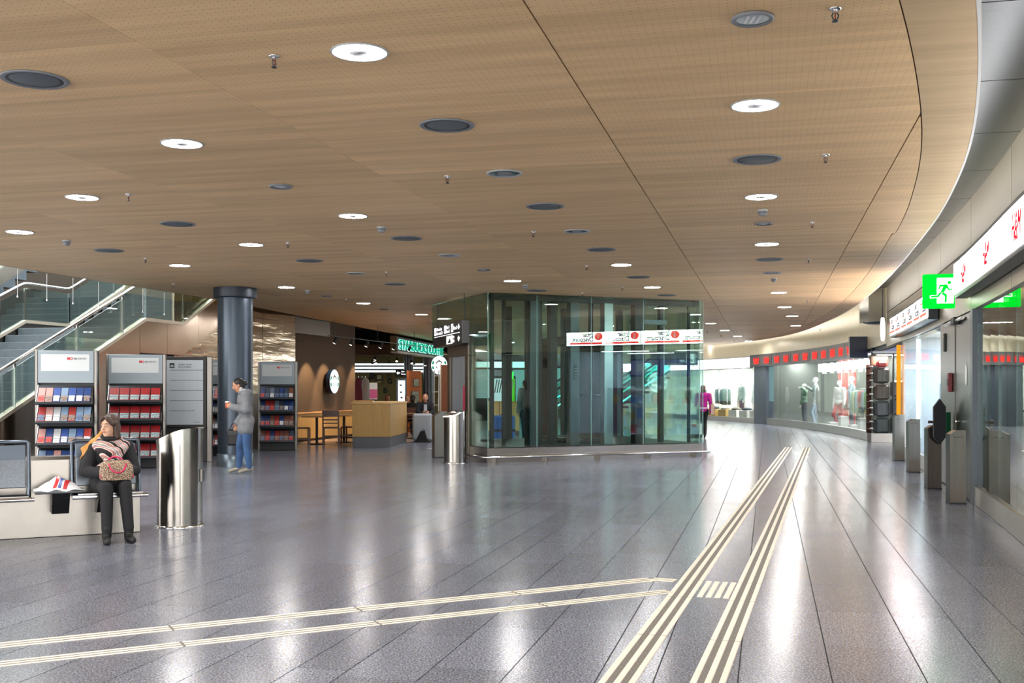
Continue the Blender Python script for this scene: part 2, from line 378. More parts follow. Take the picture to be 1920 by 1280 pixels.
# ------------------------------------------------------------------ curved slabs following the right-hand shop wall
def arc(fn, a0, a1, o0, o1, z0, z1, n=None, gap=0.):
    n = n or max(1, int((a1 - a0) / .8)); q = MB(); R = []
    for i in range(n + 1):
        a = a0 + gap + (a1 - a0 - 2 * gap) * i / n; bb = fn(a); R.append([(*ab(a, bb + o0), z0), (*ab(a, bb + o1), z0), (*ab(a, bb + o1), z1), (*ab(a, bb + o0), z1)])
    vs = [v for r in R for v in r]; fs = [(0, 1, 2, 3), (4*n+3, 4*n+2, 4*n+1, 4*n)]
    for i in range(n):
        for k in range(4): fs.append((4*i+(k+1)%4, 4*i+k, 4*(i+1)+k, 4*(i+1)+(k+1)%4))
    return q.add(vs, fs)

# ------------------------------------------------------------------ wooden ceiling
def clipped(a0, a1, b0, b1, lo, hi, z0, z1):
    n = max(2, int((a1 - a0) / .06)); L_, U_ = [], []
    for i in range(n + 1):
        a = a0 + (a1 - a0) * i / n; l = max(b0, lo(a)); u = min(b1, hi(a))
        if u - l > .003: L_.append((a, l)); U_.append((a, u))
    if len(L_) < 2: return None
    poly = [ab(*p) for p in L_ + U_[::-1]]
    return MB().prism(poly, 2, z0, z1)
band_in = lambda a: edge_r(a) - (.36 if a < 14 else .40)
def slab():
    q = MB(); n = 260; L_ = []; U_ = []
    for i in range(n + 1):
        a = -5 + 65 * i / n; L_.append(ab(a, edge_l(a))); U_.append(ab(a, edge_r(a) - .03))
    vs = []
    for z in (ZC + .012, ZC + .11):
        for p, u in zip(L_, U_): vs += [(*p, z), (*u, z)]
    fs = []; m = 2 * (n + 1)
    for i in range(n):
        fs += [(2*i, 2*i+2, 2*i+3, 2*i+1), (m+2*i, m+2*i+1, m+2*i+3, m+2*i+2), (2*i, m+2*i, m+2*i+2, 2*i+2), (2*i+1, 2*i+3, m+2*i+3, m+2*i+1)]
    return q.add(vs, fs)
ceiling = struct('ceiling', slab(), M_SEAM)
cells = []; nb = 0
bl = [1.04 - 2.22 * i for i in range(-1, 9)][::-1]
for i in range(len(bl) - 1):
    b0, b1 = bl[i], bl[i + 1]; a = -4.23 - (.0 if i % 2 else 0)
    while a < 60:
        g0 = .005 if abs(b0 - (-1.18)) < .05 or abs(b0 - 1.04) < .02 else .0012
        g1 = .005 if abs(b1 - (-1.18)) < .05 or abs(b1 - 1.04) < .02 else .0012
        cells.append((a + .0012, a + .95 - .0012, b0 + g0, b1 - g1)); a += .95
def cell_area(c):
    P = []
    for a_, b_ in ((c[0], c[2]), (c[1], c[2]), (c[1], c[3]), (c[0], c[3])):
        x, y = ab(a_, b_); q = project(x, y, ZC)
        if q is None or y < 1: return 0
        P.append((min(max(q[0], 0), 1920), min(max(q[1], 0), 1280)))
    return abs(sum(P[i][0] * P[(i+1)%4][1] - P[(i+1)%4][0] * P[i][1] for i in range(4))) / 2
cells.sort(key=cell_area, reverse=True); rest = MB(); k = 0
for c in cells:
    mb = clipped(*c, edge_l, lambda a: band_in(a) - .008, ZC, ZC + .012)
    if mb is None: continue
    if k < 300 and cell_area(c) > 60: mb.build('ceiling_panel', M_CWOOD, ceiling); k += 1
    else: rest.add(mb.v, mb.f)
o = rest.build('distant_ceiling_panels', M_CWOOD, ceiling); o['kind'] = 'stuff'
a = -4.4
while a < 59:
    n = 8; q = MB(); pts = [(a + .0015 + (1.897) * i / n) for i in range(n + 1)]
    q.prism([ab(x, band_in(x)) for x in pts] + [ab(x, edge_r(x)) for x in pts[::-1]], 2, ZC - .002, ZC + .012)
    q.build('band_panel', M_CBAND, ceiling); a += 1.9
arc(edge_r, -5, 60, -.012, .006, ZC - .004, ZC + .13, 280).build('edge_strip', M_WPAINT, ceiling)
M_COVE = emis('cove_lamp', (1.0, .95, .84), 18)
for i, (a0, a1) in enumerate(((2, 7.5), (8, 14), (14.5, 21), (21.5, 28), (28.5, 36), (36.5, 44), (44.5, 50), (50.5, 57))):
    o = arc(edge_r, a0, a1, -.22, -.17, ZC + .115, ZC + .135).build('cove_light', M_COVE)
    tag(o, f'hidden cove light strip on top of the wooden ceiling edge, {ordw(i+1)} from the viewer', 'light', 'cove light strips')
# left edge fascia of the ceiling opening over the stairs
q = MB(); n = 60; vs = []; fs = []
for i in range(n + 1):
    a = -5 + 65 * i / n; l = edge_l(a)
    vs += [(*ab(a, l), ZC - .002), (*ab(a, l - .02), ZC - .002), (*ab(a, l - .02), ZC + .5), (*ab(a, l), ZC + .5)]
for i in range(n):
    for k in range(4): fs.append((4*i+k, 4*i+(k+1)%4, 4*i+4+(k+1)%4, 4*i+4+k))
q.add(vs, fs); q.build('opening_fascia', mat('fascia_wood', '8d6d48', .5), ceiling)

# upper metal ceiling between wood and shops
up = struct('ceiling_upper', arc(edge_r, -5, 60, -1.2, 6.0, 4.02, 4.12, 70), M_SEAM)
a = -4
i = 0
while a < 58:
    arc(wall_r, a, a + 1.9, -1.5, .35, 3.985, 4.02, 4, gap=.008).build('metal_panel', M_CREAM if a > 30 else M_UPPER, up); a += 1.9; i += 1
# fascia over the shops, in panels
fas = struct('wall_right', arc(wall_r, -5, 60, .06, .2, 2.5, 4.05, 80), M_DGREY)
a = -4.2
while a < 24.8:
    arc(wall_r, a, a + 3.2, .0, .06, 3.36, 4.0, 6, gap=.01).build('fascia_panel', mat('fascia_steel', 'a89e8c', .33, .55, bump=(.05, .02), vscale=(30, 30, 1.5)), fas); arc(wall_r, a, a + 3.2, .0, .06, 2.52, 3.34, 6, gap=.01).build('fascia_panel', mat('fascia_steel', 'a89e8c', .33, .55, bump=(.05, .02), vscale=(30, 30, 1.5)), fas); a += 3.2
while a < 58:
    arc(wall_r, a, a + 3.2, -.02, .06, 2.6, 4.0, 6, gap=.002).build('fascia_panel', M_CREAM, fas); a += 3.2

# ------------------------------------------------------------------ round column
c = on_floor(441, 873); t = thing('column', 'dark blue-grey round column with a wider cap at the ceiling', 'column', (c.x, c.y, 0))
MB().lathe([(.345, 0), (.345, .235), (.335, .24)], 48).build('base_ring', mat('column_base', '5d6a73', .3, .6), t)
MB().lathe([(.33, .24), (.33, ZC - .19)], 48).build('shaft', M_COLUMN, t)
MB().lathe([(.33, ZC - .20), (.405, ZC - .195), (.41, ZC - .18), (.41, ZC - .002)], 48).build('cap', mat('column_cap', '262c35', .4, .4), t)

# ------------------------------------------------------------------ ceiling fixtures
def downlight(r=.163):
    t = thing('downlight', '', 'ceiling light')
    MB().lathe([(r * .93, 0), (r, 0), (r + .004, -.006), (r, -.012), (r * .92, -.010), (r * .92, -.004), (r*.93, 0)], 40, cap=False).build('trim_ring', M_LGREY, t)
    q = MB(); n = 40; vs = []
    for rr in (r * .36, r * .925):
        for j in range(n): an = 2*math.pi*j/n; vs.append((rr*math.cos(an), rr*math.sin(an), -.007))
    q.add(vs, [(j, (j+1)%n, n+(j+1)%n, n+j) for j in range(n)]); q.build('diffuser', M_LAMP, t)
    MB().lathe([(.001, -.004), (r*.36, -.004), (r*.37, -.012), (.001, -.014)], 28, cap=False).build('centre_cap', mat('cap_grey', '77787c', .5, .2), t)
    return t
lights = [(674,96),(1416,196),(341,268),(154,369),(1427,368),(37,434),(662,404),(471,458),(1438,457),(337,497),(1165,496),(961,526),(537,538),(1223,538),(681,568),
          (1460,548),(790,589),(1471,575),(1485,592),(1492,610),(1303,589),(1333,605.6),(1359,619),(1383,630),(1404,639),(1309,641),(1334,650),(1358,656.5)]
dl0 = downlight(); first = True
lights_w = sorted([on_ceil(*p) for p in lights], key=lambda p: p.y)
extra = [(-3.2, 3.2), (.2, 2.0), (-5.5, 5.0), (-1.2, -.5), (1.6, -1.5), (-4.4, .4), (-8.3, 6.5), (-7.5, 2.5), (-8.5, 12.3), (-1.9, 29.5), (0.6, 31.5), (3.0, 33.0), (-1.0, 36.5), (2.2, 39), (5.3, 37.5)]
for i, p in enumerate(lights_w):
    lab = f'lit ring downlight in the wooden ceiling, {ordw(i+1)} nearest the viewer'
    if first: o = dl0; o.location = p; o['label'] = lab; first = False
    else: o = dup(dl0, p, None, lab)
    o['group'] = 'lit downlights in the wooden ceiling'
for i, (x, y) in enumerate(sorted(extra, key=lambda p: p[1])):
    dup(dl0, (x, y, ZC), None, f'lit ring downlight beyond the frame or behind the lift, {ordw(i+1)} along the hall', 'lit downlights out of view')
def place_set(proto, pix, lab, group, lit=None):
    W = sorted([on_ceil(*p) for p in pix], key=lambda p: p.y)
    for i, p in enumerate(W):
        l = lab.format(ordw(i + 1))
        if i == 0: proto.location = p; proto['label'] = l; proto['group'] = group; proto.rotation_euler = (0, 0, 0)
        else: dup(proto, p, random.uniform(0, 6), l, group)
def grille():
    t = thing('ceiling_speaker', '', 'speaker'); r = .2
    MB().lathe([(r*.84, 0), (r, 0), (r + .003, -.006), (r*.97, -.012), (r*.84, -.008)], 40, cap=False).build('trim_ring', M_GREY, t)
    MB().lathe([(r*.74, -.002), (r*.84, -.002), (r*.84, -.008), (r*.74, -.006)], 40, cap=False).build('shadow_gap', M_BLACK, t)
    MB().lathe([(.001, -.009), (r*.70, -.009), (r*.745, -.004)], 36, cap=False).build('grille', mat('grille', '5f676d', .55, .3, var=.1, vscale=(150, 150, 1)), t)
    return t
place_set(grille(), [(65,148),(838,234),(1420,298),(1022,386),(762,446),(333,419),(204,469),(1127,467),(580,488),(741,532),(1197,519),(1443,486),(1007,544),(1250,553)],
          'round dark-grilled ceiling speaker with grey rim, {} nearest the viewer', 'ceiling speakers')
def unlit():
    t = thing('unlit_downlight', '', 'ceiling light'); r = .16
    MB().lathe([(r*.88, 0), (r, 0), (r + .003, -.008), (r*.93, -.014), (r*.86, -.006)], 40, cap=False).build('trim_ring', M_LGREY, t)
    MB().lathe([(r*.86, -.004), (r*.42, -.006)], 36, cap=False).build('reflector', mat('reflector', '9fb0bb', .12, 1.), t)
    MB().lathe([(.001, -.010), (r*.38, -.010), (r*.43, -.005)], 28, cap=False).build('centre_cap', M_GREY, t)
    return t
place_set(unlit(), [(946,324),(1082,433),(843,478),(667,512),(1448,511)], 'unlit downlight with mirrored reflector, {} nearest the viewer', 'unlit large downlights')
def small_unlit():
    t = thing('small_downlight', '', 'ceiling light'); r = .108
    MB().lathe([(r*.80, 0), (r, 0), (r + .003, -.012), (r*.93, -.02), (r*.78, -.012)], 36, cap=False).build('trim_ring', M_GREY, t)
    MB().lathe([(.001, -.008), (r*.8, -.010)], 32, cap=False).build('lens', mat('lens', 'a9bcc6', .1, .4), t)
    for k in (-1, 0, 1): MB().box(k*.03 - .006, k*.03 + .006, -.05, .05, -.0125, -.0095).build('lamp_tube', M_WHITE, t)
    return t
place_set(small_unlit(), [(1411,33),(526,348),(1432,418),(907,505),(613,554),(720,579),(1460,640)], 'small unlit glass downlight in the ceiling, {} nearest the viewer', 'small unlit downlights')
def smoke():
    t = thing('smoke_detector', '', 'smoke detector')
    MB().lathe([(.052, 0), (.055, -.012), (.05, -.02)], 28).build('base', M_LGREY, t)
    MB().lathe([(.047, -.02), (.047, -.045), (.038, -.062), (.02, -.068)], 28).build('head', M_GREY, t)
    MB().lathe([(.048, -.030), (.049, -.036)], 28, cap=False).build('vent_slot', M_BLACK, t)
    return t
place_set(smoke(), [(125,450),(715,425),(1430,393),(577,544),(985,534),(1451,521)], 'small grey smoke detector on the ceiling, {} nearest the viewer', 'smoke detectors')
def sprinkler():
    t = thing('sprinkler', '', 'sprinkler')
    MB().lathe([(.033, 0), (.034, -.004), (.022, -.010)], 24).build('escutcheon', M_CHROME, t)
    MB().lathe([(.011, -.008), (.011, -.024)], 12).build('stem', M_CHROME, t)
    q = MB(); q.tube([(-.010, 0, -.022), (-.017, 0, -.036), (-.012, 0, -.052), (0, 0, -.06)], .0035, 6); q.tube([(.010, 0, -.022), (.017, 0, -.036), (.012, 0, -.052), (0, 0, -.06)], .0035, 6)
    q.build('frame_arms', M_DKMETAL, t)
    MB().tube([(0, 0, -.024), (0, 0, -.056)], .0035, 8).build('glass_bulb', mat('bulb_red', '8c3a2a', .2), t)
    MB().lathe([(.003, -.060), (.017, -.064), (.018, -.067), (.003, -.067)], 16).build('deflector', M_DKMETAL, t)
    return t
place_set(sprinkler(), [(514,105),(1566,16),(839,330),(1548,290),(241,364),(1523,416),(1000,434),(540,455),(273,484),(1516,485),(1100,498),(725,510),(649,561),(1167,538),(1514,562),(1092,549),
          (325,532),(804,602),(1326,620),(1352,628),(1377,638),(1538,616)], 'small sprinkler head hanging from the ceiling, {} nearest the viewer', 'sprinkler heads')
# ------------------------------------------------------------------ staircase, escalators and steel walls on the left (local x = across B, local y = along A)
def hall(name, label, cat, group=None): return thing(name, label, cat, (0, 0, 0), ROT, group)
SB0, SB1 = -12.15, -14.95
A0, SL = 12.7, .452                       # stringer foot and slope
LA, LB, LZ = 19.09, 20.53, 2.89           # landing along A, height of stringer top there
def ztop(a): return (a - A0) * SL if a < LA else (LZ if a < LB else LZ + (a - LB) * .49)
st = hall('staircase', 'wide grey stone staircase with a landing, glass balustrade and steel stringers', 'staircase')
M_STEP = mat('step_stone', '3d484e', .55, var=.12, vscale=(8, 8, 8))
nst = 17; rise = 2.72 / nst; run = (LA - A0) / nst
for i in range(nst):
    MB().bbox(SB1 + .02, SB0 - .05, A0 + .15 + i * run, A0 + .15 + (i + 1) * run + .03, max(0, i * rise - .12), (i + 1) * rise, .006).build('step', M_STEP, st)
MB().box(SB1 + .02, SB0 - .05, LA + .15, LB + .35, 2.55, 2.719).build('landing', M_STEP, st)
for i in range(15):
    MB().bbox(SB1 + .02, SB0 - .05, LB + .2 + i * .326, LB + .2 + (i + 1) * .326 + .03, 2.72 + i * .16 - .1, 2.72 + (i + 1) * .16, .006).build('step', M_STEP, st)
# outer cladding, in panels with seams
def clad(a0, a1, low):
    xs = sorted({a0, a1, *[x for x in (LA, LB) if a0 < x < a1]}); g = .004
    up = [(x, ztop(x)) for x in xs]; dn = [(x, low(x)) for x in xs[::-1]]
    poly = up + dn; poly = [(min(max(p[0], a0 + g), a1 - g), p[1]) for p in poly]
    return MB().prism(poly, 0, SB0 - .045, SB0)
low = lambda a: 0.02 if a < 18.9 else (2.2 if a < LB else 2.2 + (a - LB) * .49)
for (a0, a1) in ((A0 + .05, 14.6), (14.6, 16.6), (16.6, 18.9)): clad(a0, a1, lambda a: .02).build('cladding_panel', M_POL, st)
for (a0, a1) in ((18.9, 19.9), (19.9, 21.15), (21.15, 23.2), (23.2, 26)): clad(a0, a1, low).build('cladding_panel', M_POL, st)
def along(a0, a1, db, dz, r, name, m, bcoord, n=10):
    xs = sorted({a0, a1, *[x for x in (LA - .12, LA, LA + .12, LB - .12, LB, LB + .12) if a0 < x < a1]})
    def zz(x): 
        return (ztop(x) + (ztop(x - .12) + ztop(x + .12)) / 2) / 2 + dz
    MB().tube([(bcoord + db, x, zz(x)) for x in xs], r, n).build(name, m, st)
for bc, nm in ((SB0 - .02, 0), (SB1, 1)):
    xs = [A0 + .3, LA, LB, 27]
    MB().add([(bc + s, x, ztop(x) + z) for x in xs for (s, z) in ((-.05, -.05), (.05, -.05), (.05, .015), (-.05, .015))],
             [f for i in range(3) for f in ((4*i, 4*i+1, 4*i+5, 4*i+4), (4*i+1, 4*i+2, 4*i+6, 4*i+5), (4*i+2, 4*i+3, 4*i+7, 4*i+6), (4*i+3, 4*i, 4*i+4, 4*i+7))] + [(0, 3, 2, 1), (12, 13, 14, 15)]).build('stringer_cap', mat('stringer_cap', 'cfc6b4', .3, .8), st)
    # inner/outer stringer face
    poly = [(x, ztop(x)) for x in xs] + [(x, ztop(x) - .55) for x in xs[::-1]]
    if nm: MB().prism(poly, 0, bc - .03, bc + .0).build('stringer', M_STEELV, st)
    if nm: along(13.2, 25, 0, .78, .028, 'handrail', M_CHROME, bc)
    else:
        MB().tube([(bc, 13.2, ztop(13.2) + .76), (bc, LA, ztop(LA) + .76), (bc, 19.6, ztop(LA) + .76 + .5 * SL)], .03, 12).build('handrail', M_CHROME, st)
    for a in (13.6, 15.3, 16.95, 18.35, 20.9, 22.2, 24.0):
        top = ztop(a) + (.76 if a < LA else .78)
        if nm == 0 and a > 20.5: top = ztop(a) + 1.0
        MB().box(bc - .012, bc + .012, a - .02, a + .02, ztop(a), top).build('post', M_STEEL, st)
    ps = [13.4, 15.3, 16.95, 18.35, LA, LB, 22.2, 24.0]
    for i in range(len(ps) - 1):
        x0, x1 = ps[i] + .02, ps[i + 1] - .02; h = .68 if (nm or x1 < 19) else 1.25
        if nm == 0 and i == 4: h = 1.1
        q = MB().prism([(x0, ztop(x0) + .02), (x1, ztop(x1) + .02), (x1, ztop(x1) + h), (x0, ztop(x0) + h)], 0, bc + .02, bc + .03); q.build('glass_pane', M_GLASS, st)
def escalator(b0, b1, label, sl=.577, foot=12.9):
    t = hall('escalator', label, 'escalator'); zt = lambda a: (a - foot) * sl
    for i in range(34):
        a = foot + .1 + i * .36
        MB().bbox(b0 + .17, b1 - .17, a, a + .37, max(.02, (i) * .36 * sl - .1), (i + 1) * .36 * sl, .005).build('step', mat('escalator_step', '46525c', .4, .5, var=.1, vscale=(40, 2, 2)), t)
    for bb, s in ((b0, 1), (b1, -1)):
        MB().prism([(foot - .3, .02), (26, zt(26) - .1), (26, zt(26) + .28), (foot - .3, .35)], 0, bb - .08, bb + .08).build('skirt', M_STEELV, t)
        MB().prism([(foot - .3, .36), (26, zt(26) + .29), (26, zt(26) + 1.0), (foot - .3, 1.0)], 0, bb - .006, bb + .006).build('balustrade_glass', M_GLASS, t)
        MB().tube([(bb, foot - .4, .98), (bb, foot + .2, 1.08), (bb, 26, zt(26) + 1.04)], .04, 10).build('rubber_handrail', M_BLACK, t)
    return t
escalator(-17.0, -15.6, 'escalator with steel skirts and glass sides beyond the staircase')
escalator(-18.9, -17.5, 'farther escalator with teal glass sides, left of the other escalator')
# rods carrying the smoke-curtain glass under the opening edge
for i, px in enumerate((33, 88, 137, 185, 268, 308)):
    k = (px - 960) / F; Y = 11.80 / (.2334 - .9724 * k); x = k * Y; a_, b_ = to_ab(x, Y)
    t = thing('hanger_rod', f'thin steel rod hanging from the ceiling edge over the stairs, {ordw(i+1)} from the left', 'rod', (x, Y, ZC), 0, 'hanger rods over the stairs')
    MB().tube([(0, 0, 0), (0, 0, -.42)], .006, 6).build('rod', M_LGREY, t)
    MB().lathe([(.012, -.46), (.016, -.44), (.006, -.42)], 10).build('end_fitting', M_CHROME, t)
# steel wall beneath/behind, with seams
wl = struct('wall_left', MB().prism([ab(LB - .2, SB0 - .20), ab(26.3, SB0 - .20), ab(26.3, SB0 - .12), ab(LB - .2, SB0 - .12)], 2, 0, 3.9), M_DGREY)
for (z0, z1) in ((.0, 1.35), (1.36, 2.2), (2.21, 2.72), (2.73, 3.22), (3.23, 3.9)):
    for (a0, a1) in ((LB - .2, 22.4), (22.41, 24.4), (24.41, 26.3)):
        MB().prism([ab(a0, SB0 - .119), ab(a1 - .01, SB0 - .119), ab(a1 - .01, SB0 - .10), ab(a0, SB0 - .10)], 2, z0, z1).build('steel_panel', M_MIRROR if z0 > 1 else M_STEELV, wl)
struct('wall_stairwell', MB().prism([ab(10, -20.2), ab(34, -20.2), ab(34, -20), ab(10, -20)], 2, 0, 9), mat('stairwell_wall', '4b463f', .6))
struct('wall_stairwell_end', MB().prism([ab(30.5, -20), ab(30.7, -20), ab(30.7, -12.8), ab(30.5, -12.8)], 2, 0, 9), mat('stairwell_end', '433d36', .5))
struct('wall_stairwell_hall', MB().prism([ab(26.3, -12.9), ab(30.6, -12.9), ab(30.6, -12.75), ab(26.3, -12.75)], 2, 0, 9), mat('stairwell_end', '433d36', .5))

# ------------------------------------------------------------------ brochure racks and information board
def rack_local(t, wd, head=True):
    h = 2.13; d = .26
    MB().bbox(-wd/2, wd/2, -.02, .10, 0, h, .01).build('back_panel', M_DGREY, t)
    for s in (-1, 1):
        MB().bbox(s * wd/2 - (.0 if s < 0 else .05), s * wd/2 + (.05 if s < 0 else 0), -.10, .12, 0, h, .008).build('side_post', M_STEEL, t)
    if head:
        MB().bbox(-wd/2 + .05, wd/2 - .05, -.10, -.02, 1.58, h - .01, .006).build('header', mat('rack_header', '7d888f', .4, .4), t)
        p = MB().box(-wd/2 + .10, wd/2 - .12, -.106, -.10, 1.78, 2.06).build('header_sign', mat('header_sign', 'bcc2c3', .4), t)
        x = wd/2 - .47
        MB().box(x, x + .085, -.109, -.106, 1.97, 2.01).build('logo_block', M_RED, p)
        text('logo_text', 'SBB CFF FFS', .042, M_DGREY, p, front(x + .1, -.107, 1.974), sx=.9)
        MB().box(x + .052, x + .078, -.1105, -.109, 1.985, 1.995).build('logo_arrow', M_WHITE, p)
RACK_PAL = {'mix': ['b8423f', '3f5da8', 'cfd3d6', '8aa6c4', 'd8a29b', '2f4a86'], 'red': ['a81f26', 'b42b30', '9c1c22'], 'dark': ['2e4a86', 'b23a34', '46526a', '7a8aa0', '8c5a48']}
def brochure(name, label, size, col, col2, parent_loc, M, group):
    w, h = size; t = thing(name, label, 'brochure', (0, 0, 0), 0, group); t.matrix_world = M
    MB().box(-w/2, w/2, -.006, 0, 0, h).build('pages', M_WHITE, t)
    MB().box(-w/2, w/2, -.0085, -.006, 0, h).build('cover', mat('cover_' + col, tuple(x * .72 for x in lin(col)), .35), t)
    MB().box(-w/2 + .008, w/2 - .008, -.0100, -.0085, .02, h * .45).build('cover_picture', mat('pic_' + col2, col2, .35, var=.5, vscale=(30, 30, 30)), t)
def rack(label, px, Y, yaw, wd, pal, tiers, group):
    c = ((px - 960) / F * Y, Y); t = thing('brochure_rack', label, 'brochure rack', (c[0], c[1], 0), yaw)
    rack_local(t, wd); T = Matrix.Translation((c[0], c[1], 0)) @ Matrix.Rotation(yaw, 4, 'Z'); r = random.Random(px)
    for k, z in enumerate(tiers):
        tilt = math.radians(22); 
        sh = MB().prism([(-.10, 0), (-.30, -.02), (-.31, .0), (-.30, .035), (-.29, .0), (-.10, .30), (-.085, .30)], 0, -wd/2 + .055, wd/2 - .055).xf(Matrix.Translation((0, 0, z)))
        s = sh.build('shelf', M_DKMETAL, t)
        for sd in (-1, 1): MB().prism([(-.30, .0), (-.285, .0), (-.10, .31), (-.115, .31)], 0, sd * (wd/2 - .06) - .004, sd * (wd/2 - .06) + .004).xf(Matrix.Translation((0, 0, z))).build('shelf_edge', M_CHROME, s)
        MB().tube([(-wd/2 + .06, -.255, z + .11), (wd/2 - .06, -.255, z + .11)], .004, 6).build('retaining_wire', M_LGREY, s)
        n = 5 if pal == 'red' else 7; us = wd - .15
        for i in range(n):
            if pal == 'red': cc, c2 = r.choice(RACK_PAL['red']), '9fb6ba'
            else: cc, c2 = r.choice(RACK_PAL[pal]), r.choice(['c2423c', 'd8dadb', '5a6d8c', '86746a'])
            w = us / n * .9; x = -us/2 + us * (i + .5) / n
            M = T @ Matrix.Translation((x, -.284, z + .025)) @ Matrix.Rotation(-math.radians(31), 4, 'X')
            row = ['top', 'second', 'third', 'lowest'][k]
            brochure('brochure', f'brochure {ordw(i+1)} from left on the {row} shelf of the {group}', (w, .27), cc, c2, None, M, 'brochures on the ' + group)
    return t
YAW = .46
rack('steel brochure rack behind the bench, colourful leaflets on tilted shelves', 126, 17.9, .20, .98, 'mix', [1.24, .92, .56, .20], 'rack behind the bench')
rack('steel brochure rack behind the seated woman with rows of red brochures', 256, 20.0, .20, 1.06, 'red', [1.24, .90, .54, .20], 'rack with red brochures')
rack('steel brochure rack right of the round column with photo leaflets', 521, 25.6, .12, .92, 'dark', [1.24, .94, .58, .22], 'rack right of the column')
# info board
Y = 21.6; c = ((350 - 960) / F * Y, Y); t = thing('information_board', 'dark-framed timetable board with pale grey poster left of the column', 'notice board', (c[0], c[1], 0), .18)
MB().bbox(-.46, .40, .03, .14, 0, 2.13, .01).build('back_panel', M_DGREY, t)
MB().bbox(.40, .50, -.06, .16, 0, 2.13, .008).build('side_post', M_STEEL, t)
MB().bbox(-.45, .40, -.09, .03, .70, 2.13, .01).build('frame', M_BLACK, t)
pn = MB().box(-.38, .33, -.095, -.09, .76, 2.06).build('poster', mat('poster_grey', 'bcc5cc', .4), t)
MB().box(-.32, -.225, -.097, -.095, 1.90, 2.00).build('pictogram', M_DKMETAL, pn)
MB().prism([(-.305, 1.925), (-.24, 1.925), (-.24, 1.945), (-.26, 1.965), (-.285, 1.965), (-.305, 1.945)], 1, -.099, -.097).build('train_symbol', M_LGREY, pn)
text('heading', 'Ankunft - Arrival', .044, M_BLACK, pn, front(-.15, -.096, 1.958), sx=.85); text('heading', 'Zürich Flughafen', .044, M_BLACK, pn, front(-.15, -.096, 1.91), sx=.85)
for k in range(5):
    for j in range(4 if k < 4 else 3): MB().box(-.32 + j * .165, -.165 + j * .165, -.097, -.095, 1.855 - k * .205, 1.863 - k * .205).build('rule_line', M_BLACK, pn)
text('footer', 'www.sbb.ch', .03, M_BLACK, pn, front(.15, -.096, .80), sx=.8)
# rack seen edge-on in the gap between board and column
rack('brochure rack seen edge-on in the gap between timetable board and column', 402, 23.6, .12, .7, 'dark', [1.24, .94, .58, .22], 'rack beside the column')

# ------------------------------------------------------------------ litter bins
def bin_(label, px, py, Hh=1.07, rr=.245, rz=0.):
    c = on_floor(px, py); t = thing('litter_bin', label, 'litter bin', (c.x, c.y + rr * .9, 0), rz)
    MB().lathe([(rr + .02, 0), (rr + .02, .012), (rr, .02)], 48).build('base_ring', M_CHROME, t)
    body = MB().lathe([(rr - .004, .02), (rr - .004, Hh - .17)], 48).build('body', MB_BIN, t)
    # slanted collar and lid
    q = MB(); n = 48; vs = []
    for lev in (0, 1):
        for j in range(n):
            an = 2*math.pi*j/n; x = rr * math.cos(an); y = rr * math.sin(an)
            vs.append((x, y, Hh - .17 if lev == 0 else Hh - .075 + .07 * math.sin((x / rr + .3) * 1.5)))
    q.add(vs, [(j, (j+1)%n, n+(j+1)%n, n+j) for j in range(n)], True); q.build('collar', MB_BIN, t)
    q = MB(); vs2 = []
    for s in (1.0, .97, .75, .4, .05):
        for j in range(n):
            an = 2*math.pi*j/n; x = (rr + .012) * math.cos(an) * s; y = (rr + .012) * math.sin(an) * s
            z = Hh - .075 + .07 * math.sin((x / rr + .3) * 1.5) + .004
            vs2.append((x, y, z + (0 if s > .96 else -.012 if s < .9 and s > .5 else .0)))
    q.add(vs2, [(k*n+j, k*n+(j+1)%n, (k+1)*n+(j+1)%n, (k+1)*n+j) for k in range(4) for j in range(n)], True); q.build('lid', M_CHROME, t)
    an = -1.25
    MB().box(-.002, .002, -.006, .004, .03, Hh - .18).xf(Matrix.Translation((rr * math.cos(an), rr * math.sin(an), 0))).build('door_seam', M_BLACK, t)
    MB().bbox(rr - .01, rr + .018, -.05, .03, .48, .62, .004).build('hinge', M_STEEL, t)
    return t
MB_BIN = mat('bin_steel', '98948e', .18, 1.0, bump=(.05, .02), vscale=(45, 45, .8))
bin_('large cylindrical stainless steel litter bin beside the seated woman', 325, 990)
bin_('cylindrical stainless steel litter bin at the left corner of the glass lift', 852, 869, 1.05, .225, .6)

